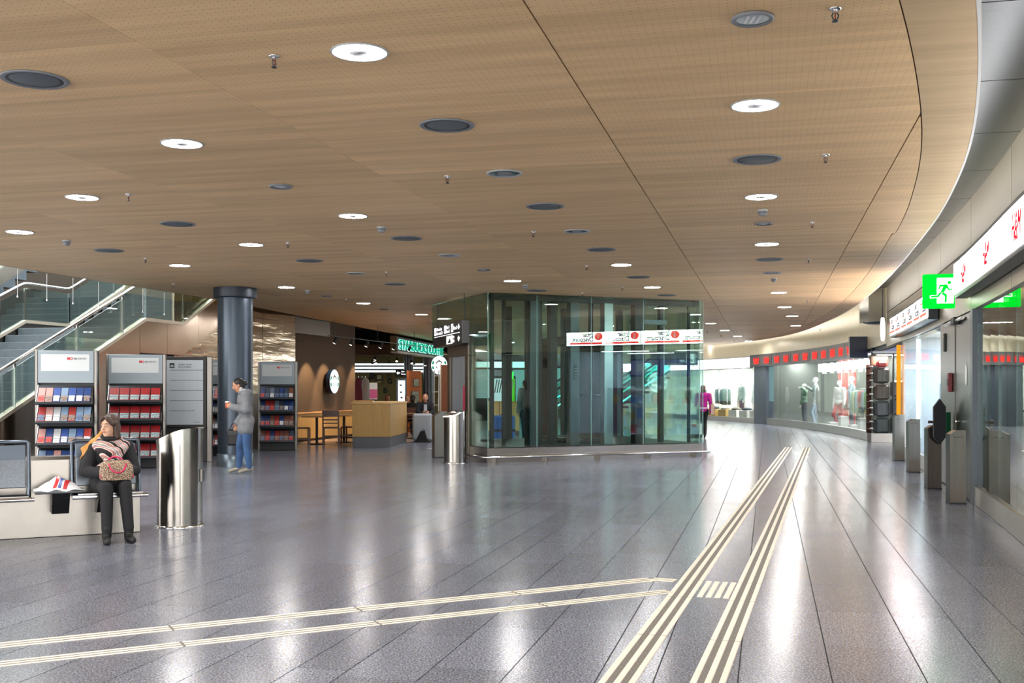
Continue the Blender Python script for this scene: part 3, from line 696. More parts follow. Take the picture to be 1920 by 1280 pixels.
# ------------------------------------------------------------------ bench (local frame: x right along the bench, y back)
E = (-3.89, 11.15); BRZ = math.atan2(.447, .894)
bench = thing('bench', 'steel airport bench with metal plinth wall, backrest seats and a small tray', 'bench', (E[0], E[1], 0), BRZ)
M_PLINTH = mat('bench_plinth_steel', '74716c', .24, 1.0, bump=(.12, .1), vscale=(1.2, 1.2, .5))
q = MB().prism([(-.06, 0), (.0, .0), (.02, .52), (.03, .77), (.09, .80), (.32, .80), (.36, .0)], 0, -3.2, 0.0); q.build('plinth_wall', M_PLINTH, bench)
M_SEAT = mat('seat_steel', '686f77', .25, .9, var=.12, vscale=(60, 60, 60))
def seat(x0, x1):
    s = MB(); n = 10; prof = []
    for i in range(n + 1):
        u = i / n; prof.append((-.52 + .42 * u, .445 - .02 * math.sin(u * math.pi)))
    vs = []; fs = []
    for (y, z) in prof: vs += [(x0, y, z), (x1, y, z), (x1, y, z - .025), (x0, y, z - .025)]
    for i in range(n):
        for k in range(4): fs.append((4*i+(k+1)%4, 4*i+k, 4*i+4+k, 4*i+4+(k+1)%4))
    fs += [(0, 1, 2, 3), (4*n+3, 4*n+2, 4*n+1, 4*n)]; s.add(vs, fs, False); so = s.build('seat', M_SEAT, bench)
    MB().tube([(x0 - .03, -.53, .432), (x1 + .03, -.53, .432)], .02, 12).build('front_rail', M_CHROME, so)
    MB().tube([(x0 + .02, -.52, .46), (x1 - .02, -.52, .46)], .008, 8).build('front_rail', M_CHROME, so)
    # backrest, slightly leaning
    R = Matrix.Translation((0, -.10, .46)) @ Matrix.Rotation(-math.radians(9), 4, 'X')
    bo = MB().bbox(x0 + .03, x1 - .03, -.02, .0, .05, .46, .006).xf(R).build('backrest', M_SEAT, bench)
    fr = MB(); fr.tube([(x0, 0, -.05), (x0, 0, .49), (x0 + .02, 0, .51), (x1 - .02, 0, .51), (x1, 0, .49), (x1, 0, -.05)], .019, 10); fr.xf(R).build('backrest_frame', mat('seat_frame', '59636f', .25, .9), bench)
    MB().bbox(x0 + .03, x1 - .03, -.022, .002, .33, .475, .004).xf(R).build('top_band', mat('seat_band', '59636f', .3, .8), bench)
    MB().prism([(-.45, .42), (.02, .42), (.02, .22), (-.18, .24), (-.34, .36)], 0, (x0 + x1)/2 - .10, (x0 + x1)/2 + .02).build('bracket', M_BLACK, bench)
    for zz in (.27, .37):
        MB().sphere(((x0 + x1)/2 - .03, -.02 - .17, zz), .012, 8, 6).build('bolt', M_GREY, bench)
seat(-.66, -.02); seat(-1.78, -1.06)
tr = MB().bbox(-1.02, -.60, -.46, -.10, .47, .485, .004).build('tray', M_DKMETAL, bench)
MB().prism([(-.36, .47), (-.16, .47), (-.12, .36), (-.12, .30), (.01, .30), (.01, .25), (-.22, .25), (-.32, .40)], 0, -.86, -.70).build('tray_bracket', M_BLACK, bench)
# folded newspaper / plastic bag lying on the tray
p = Matrix.Translation((E[0], E[1], 0)) @ Matrix.Rotation(BRZ, 4, 'Z')
bag = tag(bpy.data.objects.new('carrier_bag', None), 'crumpled white carrier bag with red and blue print on the bench tray', 'carrier bag'); COL.objects.link(bag)
bag.matrix_world = p @ Matrix.Translation((-.80, -.29, .487))
def sheet(w, d, hf, nx=16, ny=12):
    vs = []; fs = []
    for j in range(ny + 1):
        for i in range(nx + 1):
            x = (i / nx - .5) * w; y = (j / ny - .5) * d; vs.append((x, y, hf(i / nx, j / ny)))
    k = len(vs); vs += [(v[0], v[1], max(0.0, v[2] * .25 - .004)) for v in vs]
    for j in range(ny):
        for i in range(nx):
            a_ = j*(nx+1)+i; f = (a_, a_+1, a_+nx+2, a_+nx+1); fs.append(f); fs.append(tuple(k + v for v in f[::-1]))
    return MB().add(vs, fs, True)
rb = random.Random(5); ph = [rb.random() * 6 for _ in range(6)]
hf = lambda u, v: .012 + .13 * max(0, (1 - abs(u - .5) * 2.2)) ** .8 * max(0, math.sin(v * 3.0)) + .012 * math.sin(u * 17 + ph[0]) * math.sin(v * 13 + ph[1]) * (u * (1 - u) * 4)
sheet(.46, .33, hf).build('body', mat('bag_white', 'dfe2e6', .35, var=.05, vscale=(6, 6, 6)), bag)
for (u0, u1, col, nm, dv) in ((.42, .50, 'c02a30', 'red_print', 0), (.52, .58, '2b4a9a', 'blue_print', .02), (.62, .70, 'c02a30', 'red_print', .05)):
    q = MB(); vs = []; fs = []
    for i in range(9):
        v = .05 + .5 * i / 8
        for uu in (u0 + .25 * (v - .3), u1 + .25 * (v - .3)): vs.append(((uu - .5) * .46, (v - .5) * .33, hf(uu, v) + .004))
    for i in range(8): fs.append((2*i, 2*i+1, 2*i+3, 2*i+2))
    q.add(vs, fs, True).build(nm, mat('print_' + col, col, .4), bag)
# ------------------------------------------------------------------ café area
def hbox(a0, a1, b0, b1, z0, z1): return MB().prism([ab(a0, b0), ab(a1, b0), ab(a1, b1), ab(a0, b1)], 2, z0, z1)
wc = struct('wall_cafe', hbox(26.3, 31.4, -12.74, -12.6, 0, 3.95), M_BROWNWALL)
hbox(26.3, 29.2, -12.6, -12.5, 3.0, 3.9).build('bulkhead', mat('bulkhead_grey', '6f675c', .35, .3), wc)
MB().prism([ab(27.2, -12.58), ab(25.75, -10.4), ab(28.3, -9.75), ab(31, -9.4), ab(47, -11.2), ab(47, -22), ab(31.5, -22), ab(31.5, -12.6)], 2, .0005, .005).build('floor_cafe', mat('cafe_floor', 'a48a74', .3, var=.06)).__setitem__('kind', 'structure')
struct('ceiling_cafe', MB().prism([ab(26.3, -12.0), ab(30, -12.5), ab(48, -13.8), ab(48, -24), ab(26.3, -24)], 2, 3.95, 4.05), M_DARKVOID)
struct('wall_cafe_left', hbox(31.4, 50, -24, -23.8, 0, 4), mat('cafe_left', '5b4a38', .7))
cb = struct('ceiling_cafe_back', MB().prism([ab(38.5, -13.25), ab(52, -14.2), ab(52, -24), ab(38.5, -24)], 2, 2.95, 3.0), mat('cafe_back_ceiling', 'b7a988', .6))
MB().prism([ab(38.3, -13.2), ab(38.5, -13.2), ab(38.5, -24), ab(38.3, -24)], 2, 2.75, 3.15).build('beam', mat('cafe_beam', '6d5138', .5), cb)
for k in range(5):   # dark ducts and pipes in the open ceiling
    o = MB().tube([(*ab(28 + k * 2.1, -13.2), 3.72 - .04 * (k % 2)), (*ab(28.5 + k * 2.1, -21), 3.72 - .04 * (k % 2))], .06 + .03 * (k % 3), 10).build('ceiling_pipe', mat('pipe_dark', '2b2520', .5))
    tag(o, f'dark pipe in the open café ceiling, {ordw(k+1)} from the viewer', 'pipe', 'café ceiling pipes')
# wainscot along the wall
t = hall('wainscot', 'light oak wainscot board along the brown café wall', 'wainscot')
MB().box(-12.6, -12.52, 26.35, 31.3, .08, .78).build('board', M_OAK, t); MB().bbox(-12.6, -12.48, 26.35, 31.3, .78, .82, .006).build('cap_rail', mat('oak_cap', 'b98a58', .45, var=.1, vscale=(10, 10, 10)), t)
# round lit logo sign on the brown wall
k = (620 - 960) / F; Y = 12.5 / (.2334 - .9724 * k); SP = (k * Y, Y, 1.69)
def logo_face(t, r, y, black=M_BLACK):
    """round emblem facing -Y: white disc, green side blocks, ring, abstract figure"""
    disc = lambda rr, yy, n=48: MB().add([(rr*math.cos(2*math.pi*j/n), yy, rr*math.sin(2*math.pi*j/n)) for j in range(n)], [tuple(range(n))])
    disc(r, y).build('face', emis('logo_white', (.92, .97, 1), .85), t)
    G = emis('logo_green', lin('0f8a5f'), .55)
    def sector(r0, r1, a0, a1, yy, n=8): 
        vs = [(rr*math.cos(a), yy, rr*math.sin(a)) for rr in (r0, r1) for a in [a0 + (a1-a0)*i/n for i in range(n+1)]]
        return MB().add(vs, [(i, i+1, n+2+i, n+1+i) for i in range(n)])
    return G, sector
def round_sign(name, label, loc, rz, r, depth):
    t = thing(name, label, 'sign', loc, rz)
    MB().lathe([(r + .012, 0), (r + .012, depth)], 48).xf(Matrix.Rotation(math.pi/2, 4, 'X')).build('rim', mat('navy_rim', '0f1d33', .3), t)
    G, sector = logo_face(t, r, -depth - .003)
    for a in (-.55, .12): 
        sector(r*.70, r*.92, a, a + .42, -depth - .006).build('green_block', G, t); sector(r*.70, r*.92, math.pi - a - .42, math.pi - a, -depth - .006).build('green_block', G, t)
    sector(r*.64, r*.67, 0, 2*math.pi, -depth - .006, 40).build('inner_ring', G, t)
    K = mat('logo_black', '10151a', .5)
    sector(r*.30, r*.42, .25, math.pi - .25, -depth - .006, 14).xf(Matrix.Translation((0, 0, r*.08))).build('figure_hair', K, t)
    for s in (-1, 1):
        sector(r*.36, r*.44, -.9 if s > 0 else math.pi + .35, -.35 if s > 0 else math.pi + .9, -depth - .006, 6).build('figure_wave', K, t)
        sector(r*.1, r*.14, 0, 2*math.pi, -depth-.006, 10).xf(Matrix.Translation((s*r*.24, 0, -r*.2))).build('figure_wave', K, t)
    MB().prism([(-.06*r, .48*r), (.06*r, .48*r), (.1*r, .62*r), (0, .56*r), (-.1*r, .62*r)], 1, -depth - .008, -depth - .006).build('figure_crown', K, t)
    for i, ch in enumerate('STARBUCKS'):
        an = math.radians(150 - i * 15); M = Matrix.Translation((r*.745*math.cos(an), -depth - .006, r*.745*math.sin(an))) @ Matrix.Rotation(-(an - math.pi/2), 4, 'Y') @ FACE_FRONT
        text('ring_letter', ch, r*.22, G, t, M, 'CENTER', .001)
    for i, ch in enumerate('COFFEE'):
        an = math.radians(232 + i * 15); M = Matrix.Translation((r*.90*math.cos(an), -depth - .006, r*.90*math.sin(an))) @ Matrix.Rotation(-(an + math.pi/2), 4, 'Y') @ FACE_FRONT
        text('ring_letter', ch, r*.22, G, t, M, 'CENTER', .001)
    return t
round_sign('wall_sign', 'round white lit logo sign with navy rim on the brown café wall', SP, math.atan2(A[1], A[0]), .345, .12)
rs = round_sign('hanging_sign', 'round lit green and white logo sign hanging beside the lift', at(826, 684.5, 40), -.45, .345, .10)
MB().tube([(0, .05, .345), (0, .05, ZC - rs.location.z)], .01, 6).build('rod', M_DKMETAL, rs)
struct('wall_cafe_end', hbox(47.9, 48.1, -24, -13.6, 3.0, 4.1), M_DARKVOID)
# illuminated letter sign
L0 = Vector((-4.06, 37.6)); L1 = Vector((-2.95, 45.7)); LL = (L1 - L0).length; LRZ = math.atan2(L1.y - L0.y, L1.x - L0.x)
t = thing('letter_sign', 'long illuminated teal letter sign at the café ceiling edge', 'sign', (L0.x, L0.y, 0), LRZ)
MB().bbox(0, LL, 0, .22, 2.80, 3.32, .01).build('box', mat('sign_box_dark', '1b1410', .5), t)
MB().box(-.04, 0, -.01, .23, 2.78, 3.34).build('end_plate', mat('sign_end', '6b5638', .5), t)
MB().bbox(0, LL, -.06, .22, 2.74, 2.80, .01).build('light_ledge', mat('ledge', 'c9c4b4', .4), t)
M_TEAL = emis('letters_teal', lin('129a74'), .6); M_TEALE = emis('letters_edge', lin('a8fff0'), .9)
me = text('letters', 'STARBUCKS COFFEE', .50, M_TEAL, t, front(.18, -.05, 2.88), ext=.02, sx=1.0, bold=-.004)
wmax = max(v.co.x for v in me.data.vertices); s = (LL - .35) / (wmax - .18)
for v in me.data.vertices: v.co.x = .18 + (v.co.x - .18) * s
m2 = text('letter_outline', 'STARBUCKS COFFEE', .50, M_TEALE, t, front(.18, -.02, 2.88), ext=.01, sx=1.0, bold=.012)
wm2 = max(v.co.x for v in m2.data.vertices)
for v in m2.data.vertices: v.co.x = .18 + (v.co.x - .18) * s
# track spotlights along the brown wall
tk = hall('light_track', 'black ceiling light track along the brown café wall', 'light track')
MB().box(-11.71, -11.69, 27.2, 37, 2.925, 2.945).build('rail', M_BLACK, tk)
for a in (27.6, 31, 34.5): MB().tube([(-11.7, a, 2.945), (-11.7, a, 3.95)], .008, 6).build('hanger', M_BLACK, tk)
def spot(loc, aim, lab, power=0., grp='café track spotlights', fwd=True):
    t = thing('spotlight', lab, 'spotlight', loc, 0, grp); d = (Vector(aim) - Vector(loc)).normalized()
    MB().tube([(0, 0, 0), (0, 0, -.09)], .012, 8).build('arm', M_BLACK, t); c = Vector((0, 0, -.11))
    MB().tube([c - d * .09, c + d * .07], [.035, .05], 14).build('head', M_BLACK, t)
    MB().tube([c + d * .071, c + d * .075], .042, 14).build('lens', emis('spot_lens', (1, .9, .75), 14 if power else 5), t)
    if power:
        ld = bpy.data.lights.new('spot_lamp', 'SPOT'); ld.energy = power; ld.color = (1, .74, .45); ld.spot_size = math.radians(62); ld.spot_blend = .5; ld.shadow_soft_size = .03
        lo = bpy.data.objects.new('spot_lamp', ld); COL.objects.link(lo); lo.parent = t; lo.location = c + d * .1; lo.rotation_euler = d.to_track_quat('-Z', 'Y').to_euler()
    return t
for i, a in enumerate((27.7, 28.9, 30.1, 31.3, 32.5, 34.0)):
    spot((*ab(a, -11.7), 2.92), (*ab(a + .1, -12.6), 1.3), f'black track spotlight over the café wall, {ordw(i+1)} from the left', 150 if i in (0, 1, 3) else 40)
rs_ = random.Random(9)
for i in range(9):
    p = Vector((*ab(rs_.uniform(38.9, 43), rs_.uniform(-15.6, -13.7)), rs_.uniform(2.6, 2.78)))
    tt = spot(p, p + Vector((rs_.uniform(-.6, .6), rs_.uniform(-.6, .6), -1)), f'small black spotlight in the café spotlight cluster, {ordw(i+1)} of nine', 60 if i % 3 == 0 else 0, 'café spotlight cluster')
    MB().tube([(0, 0, 0), (0, 0, 2.952 - p.z)], .008, 6).build('hanger', M_BLACK, tt)
# tables and chairs
def cafe_table(label, loc, r=.31):
    t = thing('cafe_table', label, 'table', loc, ROT)
    MB().bbox(-r, r, -r, r, .72, .75, .008).build('tabletop', mat('table_top', 'b08455', .35, var=.1, vscale=(12, 2, 2)), t)
    MB().tube([(0, 0, .03), (0, 0, .72)], .035, 12).build('pedestal', M_BLACK, t)
    MB().lathe([(.24, 0), (.24, .012), (.05, .03)], 24).build('foot', M_BLACK, t)
    return t
def cafe_chair(label, loc, rz):
    t = thing('cafe_chair', label, 'chair', loc, rz, 'café chairs'); w = .20
    MB().bbox(-w, w, -.2, .2, .43, .465, .01).build('seat', M_DWOOD, t)
    for sx in (-1, 1):
        MB().box(sx*w - .018, sx*w + .018, -.20, -.165, 0, .43).build('leg', M_DWOOD, t)
        MB().prism([(.165, 0), (.20, 0), (.20, .45), (.245, .90), (.21, .90), (.165, .45)], 0, sx*w - .018, sx*w + .018).build('leg', M_DWOOD, t)
    for (z0, z1) in ((.74, .90), (.64, .68), (.55, .58)): MB().box(-w, w, .20 + (z0 - .45) * .1, .225 + (z0 - .45) * .1, z0, z1).build('back_slat', M_DWOOD, t)
    for y in (-.18, .18): MB().box(-w, w, y - .01, y + .01, .2, .23).build('stretcher', M_DWOOD, t)
    for sx in (-1, 1): MB().box(sx*w - .01, sx*w + .01, -.18, .18, .15, .18).build('stretcher', M_DWOOD, t)
    return t
def fp(px, Y): return ((px - 960) / F * Y, Y, .005)
cafe_table('square café table with black pedestal beside the brochure rack', fp(594, 28.3)); cafe_table('square café table with black pedestal nearer the oak counter', fp(645, 29.3))
cafe_table('square café table hidden beside the silver suitcase', fp(776, 31.5)); cafe_table('square café table in front of the orange panel', fp(752, 34.5))
cafe_chair('dark wooden ladder-back chair partly behind the brochure rack', fp(566, 27.9), math.pi/2 + .3)
cafe_chair('dark wooden ladder-back chair with its back to the viewer', fp(621, 28.2), .1 + math.pi)
cafe_chair('dark wooden ladder-back chair half hidden by the oak counter', fp(657, 28.6), -math.pi/2 - .2)
cafe_chair('dark wooden chair under the seated bald man', fp(797, 31.1), math.pi - .1 + math.pi)
cafe_chair('dark wooden chair under the man in black with his back turned', fp(773, 32.6), .3 + math.pi)
# oak counter
cA = on_floor(661, 838); cB = on_floor(731, 838.5); cC = on_floor(762, 829)
cD = cA + (cC - cB)
t = thing('oak_counter', 'square oak café counter block on a grey base', 'counter', (cB.x, cB.y, 0)); poly = [((p - cB).x, (p - cB).y) for p in (cA, cB, cC, cD)]
MB().prism(poly, 2, 0, .26).build('base', mat('counter_base', '54555a', .4), t)
cen = sum((Vector(p) for p in poly), Vector((0, 0))) / 4; pol2 = [tuple(cen + (Vector(p) - cen) * 1.012) for p in poly]
MB().prism(pol2, 2, .265, 1.10).build('body', M_OAK, t); MB().prism([tuple(cen + (Vector(p) - cen) * 1.03) for p in poly], 2, 1.10, 1.135).build('counter_top', mat('oak_top', 'caa468', .4, var=.1, vscale=(10, 3, 3)), t)
t = thing('flyer_stand', 'pink and white flyer stand on the oak counter', 'flyer stand', (cA.x + .45, cA.y + .6, 1.135)); MB().box(-.1, .1, 0, .012, .07, .5).build('flyer', M_WHITE, t); MB().box(-.1, .1, -.003, 0, .09, .33).build('pink_print', mat('pink', 'c8528c', .5), t); MB().lathe([(.07, 0), (.07, .01), (.008, .02), (.008, .09)], 16).build('foot', M_CHROME, t)
tag(MB().bbox(-.25, .25, -.12, .12, 0, .045, .005).build('tray_box', M_OAK), 'low oak tray lying on the counter', 'tray').location = (cA.x + .22, cA.y + .35, 1.135)
# back of the café
struct('wall_far_left', MB().box(-16, -2.6, 50, 50.2, 0, 3.2), mat('olive_wall', '8f8350', .6, var=.08, vscale=(.6, .6, .6)))
t = thing('light_fascia', 'dark shop fascia with three glowing white light lines behind the café', 'sign', (0, 47, 0))
MB().box(-7.4, -2.4, 0, .2, 2.16, 2.62).build('box', M_DKMETAL, t)
for x in (-7.3, -2.5): MB().box(x - .05, x + .05, .05, .15, 0, 2.16).build('post', M_DKMETAL, t)
for k in range(3): MB().box(-7.4, -2.4, -.02, 0, 2.2 + k * .15, 2.27 + k * .15).build('light_line', emis('fascia_line', (.85, 1, .98), 3.5), t)
for i, (px, y, ch) in enumerate(((692, 712, 'F'), (731, 715, 'G'), (722, 732, 'B'), (706, 708, 'T'))):
    p = at(px, y, 49.9); t = thing('wall_letter', f'dark letter {ch} on the olive wall behind the café', 'letter', p); text('letter', ch, .32, M_BLACK, t, front(0, -.02, -.1), 'CENTER', .01, bold=.01)
for i, (px, y, w_, h_, col) in enumerate(((697, 705, .2, .3, '1a1a1a'), (711, 707, .28, .26, 'c9cfa8'), (729, 706, .2, .22, '5d6a55'), (711, 716, .3, .18, 'b9a95c'))):
    p = at(px, y, 49.9); t = thing('picture_frame', ['dark framed picture on the olive wall', 'pale green poster on the olive wall', 'small grey-green picture on the olive wall', 'mustard picture under the pale poster'][i], 'picture', p)
    MB().bbox(-w_/2, w_/2, -.03, 0, -h_/2, h_/2, .006).build('frame', M_BLACK, t); MB().box(-w_/2 + .03, w_/2 - .03, -.034, -.03, -h_/2 + .03, h_/2 - .03).build('print', mat('pic_' + col, col, .5, var=.3, vscale=(9, 9, 9)), t)
t = thing('direction_sign', 'small black hanging direction sign with white arrow in the café', 'sign', at(751, 699, 41.5)); MB().bbox(-.20, .22, 0, .08, -.13, .13, .006).build('panel', M_BLACK, t)
MB().prism([(-.16, 0), (-.09, .07), (-.09, .025), (-.02, .025), (-.02, -.025), (-.09, -.025), (-.09, -.07)], 1, -.006, 0).build('arrow', emis('pict_white', (1, 1, 1), .85), t)
text('sign_text', 'Bahn', .08, emis('pict_white', (1, 1, 1), .85), t, front(.03, -.003, .03), sx=.8); text('sign_text', 'Railway', .08, emis('pict_white', (1, 1, 1), .85), t, front(.03, -.003, -.07), sx=.7)
for s in (-.18, .2): MB().tube([(s, .04, .13), (s, .04, 2.95 - at(751, 699, 41.5).z)], .008, 6).build('rod', M_DKMETAL, t)
t = thing('light_poster', 'tall lit white advertising column in the café', 'light box', (*at(752, 735, 38).xy, 0)); MB().bbox(-.17, .15, 0, .3, 0, 1.84, .01).build('housing', mat('lb_house', '7d8f98', .4), t)
pf = MB().box(-.10, .13, -.005, 0, .1, 1.76).build('lit_face', emis('poster_lit', (.95, .98, 1), 2.2), t)
for k, (x, z) in enumerate(((.0, 1.35), (.02, 1.15), (-.01, 1.6))): MB().sphere((x, -.012, z), (.05, .006, .035), 10, 6).build('print_spot', mat('spot_print', '41606a', .5), pf)
t = thing('orange_panel', 'tall orange wooden partition panel with two posters in the café', 'partition', (*at(776, 735, 36).xy, 0)); MB().bbox(-.24, .25, 0, .06, 0, 2.08, .01).build('board', mat('orange_wood', 'c06a25', .45, var=.1, vscale=(6, 6, 1)), t)
for (x0, x1, z0, z1, col) in ((.0, .17, 1.55, 1.80, 'a8b59a'), (-.06, .17, .85, 1.38, '98a694')): 
    f = MB().bbox(x0 - .03, x1 + .01, -.03, 0, z0 - .01, z1 + .01, .004).build('poster_frame', M_BLACK, t); MB().box(x0, x1, -.034, -.03, z0, z1).build('poster_print', mat('pic_' + col, col, .5, var=.3, vscale=(9, 9, 9)), f)
for (px, Y, r, lab) in ((766, 46.2, .21, 'slim dark column behind the orange panel'), (803, 46.5, .235, 'slim dark column behind the bald man')):
    p = at(px, 700, Y); t = thing('slim_column', lab, 'column', (p.x, p.y, 0)); MB().lathe([(r, .0), (r, 2.94)], 24).build('shaft', mat('slim_col', '4c4a50', .3, .5), t); MB().lathe([(r + .03, 0), (r + .03, .1)], 24).build('base_ring', M_DKMETAL, t)
t = thing('oak_partition', 'brown wooden partition beside the round hanging logo sign', 'partition', (*at(836, 735, 37).xy, 0)); MB().bbox(-.16, .25, 0, .1, 0, 2.3, .01).build('board', mat('brown_part', '8a5230', .5, var=.1, vscale=(6, 6, 1)), t); MB().box(-.2, -.16, -.02, .12, 0, 2.34).build('edge_post', M_CREAM, t)
t = thing('white_stand', 'white metal display stand beside the slim dark column', 'stand', (*at(817, 735, 36.5).xy, 0))
for x in (-.07, .09): MB().tube([(x, 0, 0), (x + .02, 0, 2.1)], .018, 8).build('upright', M_WHITE, t)
for z in (.9, 1.35, 1.9): MB().box(-.07, .1, -.02, .02, z, z + .03).build('crossbar', M_WHITE, t)
# clothes seen behind the café
for i, (px, col, w_) in enumerate(((672, '7a3140', .35), (685, 'd8d4cf', .4), (679, '3a2a28', .3))):
    p = at(px, 722, 45 + i * .4); t = thing('hanging_garment', ['dark red garment hanging behind the café', 'white garment hanging behind the café', 'dark brown garment hanging behind the café'][i], 'garment', (p.x, p.y, 0))
    MB().tube([(0, 0, 0), (0, 0, 2.0)], .015, 8).build('stand', M_CHROME, t); MB().lathe([(.02, 1.95), (w_*.35, 1.85), (w_*.42, 1.5), (w_*.5, 1.0), (w_*.45, .98)], 16).xf(Matrix.Diagonal((1, .5, 1, 1))).build('cloth', mat('cl_' + col, col, .8, bump=(.4, .05), vscale=(12, 12, 2)), t)
# ------------------------------------------------------------------ glass lift (local: x along the front to the right, y into depth)
LC = (-.48, 21.42); LROT = math.atan2(.392, .92); LW, LD = 5.0, 3.5
lift = thing('glass_lift', 'glass-walled lift enclosure with dark steel posts on a polished steel plinth', 'lift', (LC[0], LC[1], 0), LROT)
MB().prism([(-.03, -.03), (LW + .03, -.03), (LW + .03, LD), (1.2, LD), (1.2, 2.3), (-.03, 2.3)], 2, 0, .285).build('plinth', mat('lift_plinth', 'a39f99', .22, .9, bump=(.05, .02), vscale=(3, 3, 60)), lift)
q = MB(); q.tube([(-.16, .95, .115), (-.16, -.10, .115), (-.10, -.16, .115), (LW + .16, -.16, .115)], .022, 12); q.build('bumper_rail', M_CHROME, lift)
for x in (.12, 1.25, 2.45, 3.65, 4.8): MB().box(x - .012, x + .012, -.16, -.03, .0, .115).build('rail_post', M_STEEL, lift)
TOP = ZC - .005
MB().prism([(0, 0), (LW, 0), (LW, LD), (1.2, LD), (1.2, 2.28), (0, 2.28)], 2, .286, .30).build('shaft_floor', M_DKMETAL, lift)
# front panes
xs = [0, 1.08, 2.33, 3.58, LW + .08]
for i in range(4):
    MB().box(xs[i] + .006, xs[i+1] - .006, 0, .016, .285, TOP).build('glass_pane', M_GLASSL, lift)
    MB().box(xs[i+1] - .006, xs[i+1] + .002, -.001, .018, .285, TOP).build('pane_edge', mat('pane_edge', '8fbcb2', .15), lift)
MB().box(-.006, .004, -.002, .018, .285, TOP).build('pane_edge', mat('pane_edge', '8fbcb2', .15), lift)
# side panes
for (y0, y1) in ((.02, .95),): MB().box(0, .016, y0, y1, .285, TOP).build('glass_pane', M_GLASSL, lift)
MB().box(0, .016, .95, LD, 2.55, TOP).build('glass_pane', M_GLASSL, lift)
for (y0, y1) in ((.02, 1.7), (1.72, LD)): MB().box(LW - .016, LW, y0, y1, .30, TOP).build('glass_pane', M_GLASSL, lift)
for (x0, x1) in ((1.9, 3.3),): MB().box(x0, x1, LD - .03, LD - .014, .30, TOP).build('glass_pane', M_GLASSL, lift)
MB().box(LW - .01, LW + .0, -.002, .02, .285, TOP).build('pane_edge', mat('pane_edge', '8fbcb2', .15), lift)
# posts: (x, y, half width, half depth, material)
PG = mat('lift_post_grey', '4a5358', .35, .5); PD = mat('lift_post_dark', '16191b', .4, .3); PL = mat('lift_post_light', '8d9496', .28, .85)
for (x, y, hw, hd, m) in ((.12, .10, .035, .05, PD), (.545, .5, .025, .05, PD), (.98, .30, .03, .05, PD), (1.10, .26, .10, .10, PG), (1.28, .34, .05, .05, PD), (1.68, .55, .085, .08, PD), (2.05, .30, .105, .10, PG),
                          (2.62, .6, .04, .05, PD), (2.84, .28, .105, .10, PL), (3.02, .5, .04, .05, PD), (3.60, .28, .12, .10, PD), (4.42, .7, .05, .06, PD), (4.62, 1.0, .05, .06, PL), (4.9, .3, .03, .03, PD),
                          (1.85, LD - .12, .08, .08, PD), (3.35, LD - .12, .08, .08, PD), (4.85, LD - .12, .07, .07, PD)):
    MB().bbox(x - hw, x + hw, y - hd, y + hd, .30, TOP, .006).build('post', m, lift)
for (x0, x1, y, z) in ((.98, 1.35, .34, 2.55), (.98, 1.35, .34, .75), (.0, .55, 1.2, 2.55), (3.6, 4.5, .6, 2.9)): MB().box(x0, x1, y - .04, y + .04, z, z + .1).build('crossbar', PG, lift)
MB().box(.02, LW - .02, .15, .35, TOP - .12, TOP - .02).build('head_frame', mat('head_frame', '2c2622', .5), lift)
# lift car
car = MB().bbox(2.18, 3.25, .75, 2.3, .32, .42, .01).build('car_floor', M_DKMETAL, lift)
MB().bbox(2.18, 3.25, .75, 2.3, 2.45, 2.62, .01).build('car_roof', PD, lift)
for (x, y) in ((2.2, .78), (3.23, .78), (2.2, 2.28), (3.23, 2.28)): MB().box(x - .03, x + .03, y - .03, y + .03, .42, 2.45).build('car_post', PD, lift)
MB().box(2.19, 2.6, 2.26, 2.28, .42, 2.45).build('car_wall', mat('car_wall_red', '5b2620', .5), lift)
MB().box(3.0, 3.02, .8, 2.2, .42, 2.45).build('car_wall', mat('car_wall_dark', '24282c', .4), lift)
MB().tube([(2.25, .85, 1.35), (3.18, .85, 1.35)], .02, 8).build('car_handrail', M_CHROME, lift)
cp = MB().box(2.01, 2.09, .19, .2, 1.68, 1.98).build('call_panel', M_BLACK, lift)
for r_ in range(4):
    for c_ in range(2): MB().box(2.03 + c_*.03, 2.042 + c_*.03, .186, .19, 1.72 + r_*.06, 1.735 + r_*.06).build('button', M_LGREY, cp)
# rear door portals
for (x0, x1) in ((3.45, 4.85),):
    MB().box(x0, x1, LD - .2, LD, 2.35, 2.75).build('portal_header', PD, lift)
    for x in (x0, x1 - .1): MB().box(x, x + .1, LD - .2, LD, .30, 2.35).build('portal_jamb', PG, lift)
# left side steel door portal
MB().bbox(-.05, .12, 1.0, 2.3, 2.18, 2.60, .008).build('portal_header', mat('portal_steel', '5e564e', .3, .8), lift)
for (y0, y1) in ((1.0, 1.2), (2.12, 2.3)): MB().bbox(-.05, .12, y0, y1, 0, 2.18, .008).build('portal_jamb', mat('portal_steel', '5e564e', .3, .8), lift)
for (y0, y1) in ((1.21, 1.60), (1.61, 2.11)): MB().box(.0, .04, y0, y1, .02, 2.18).build('sliding_door', mat('door_silver', '9aa5ad', .25, .45), lift)
MB().tube([(-.07, 1.0, 2.61), (-.07, 2.3, 2.61)], .015, 8).build('portal_lamp', emis('portal_lamp', (1, 1, 1), 6), lift)
st_ = MB().box(-.012, -.002, 1.27, 1.42, .75, 1.55).xf(Matrix.Identity(4)).build('door_sticker', mat('sticker_red', 'b03a56', .4), lift)

# camera box at the lift's right corner, red
p = on_ceil(1295, 567); t = thing('camera_housing', 'small red-grey camera housing under the ceiling at the lift corner', 'camera', (p.x, p.y - .35, ZC)); MB().bbox(-.09, .09, -.06, .06, -.10, -.02, .01).build('housing', mat('cam_red', 'b06a58', .5), t); MB().lathe([(.05, -.02), (.05, 0)], 16).build('mount', M_DKMETAL, t)

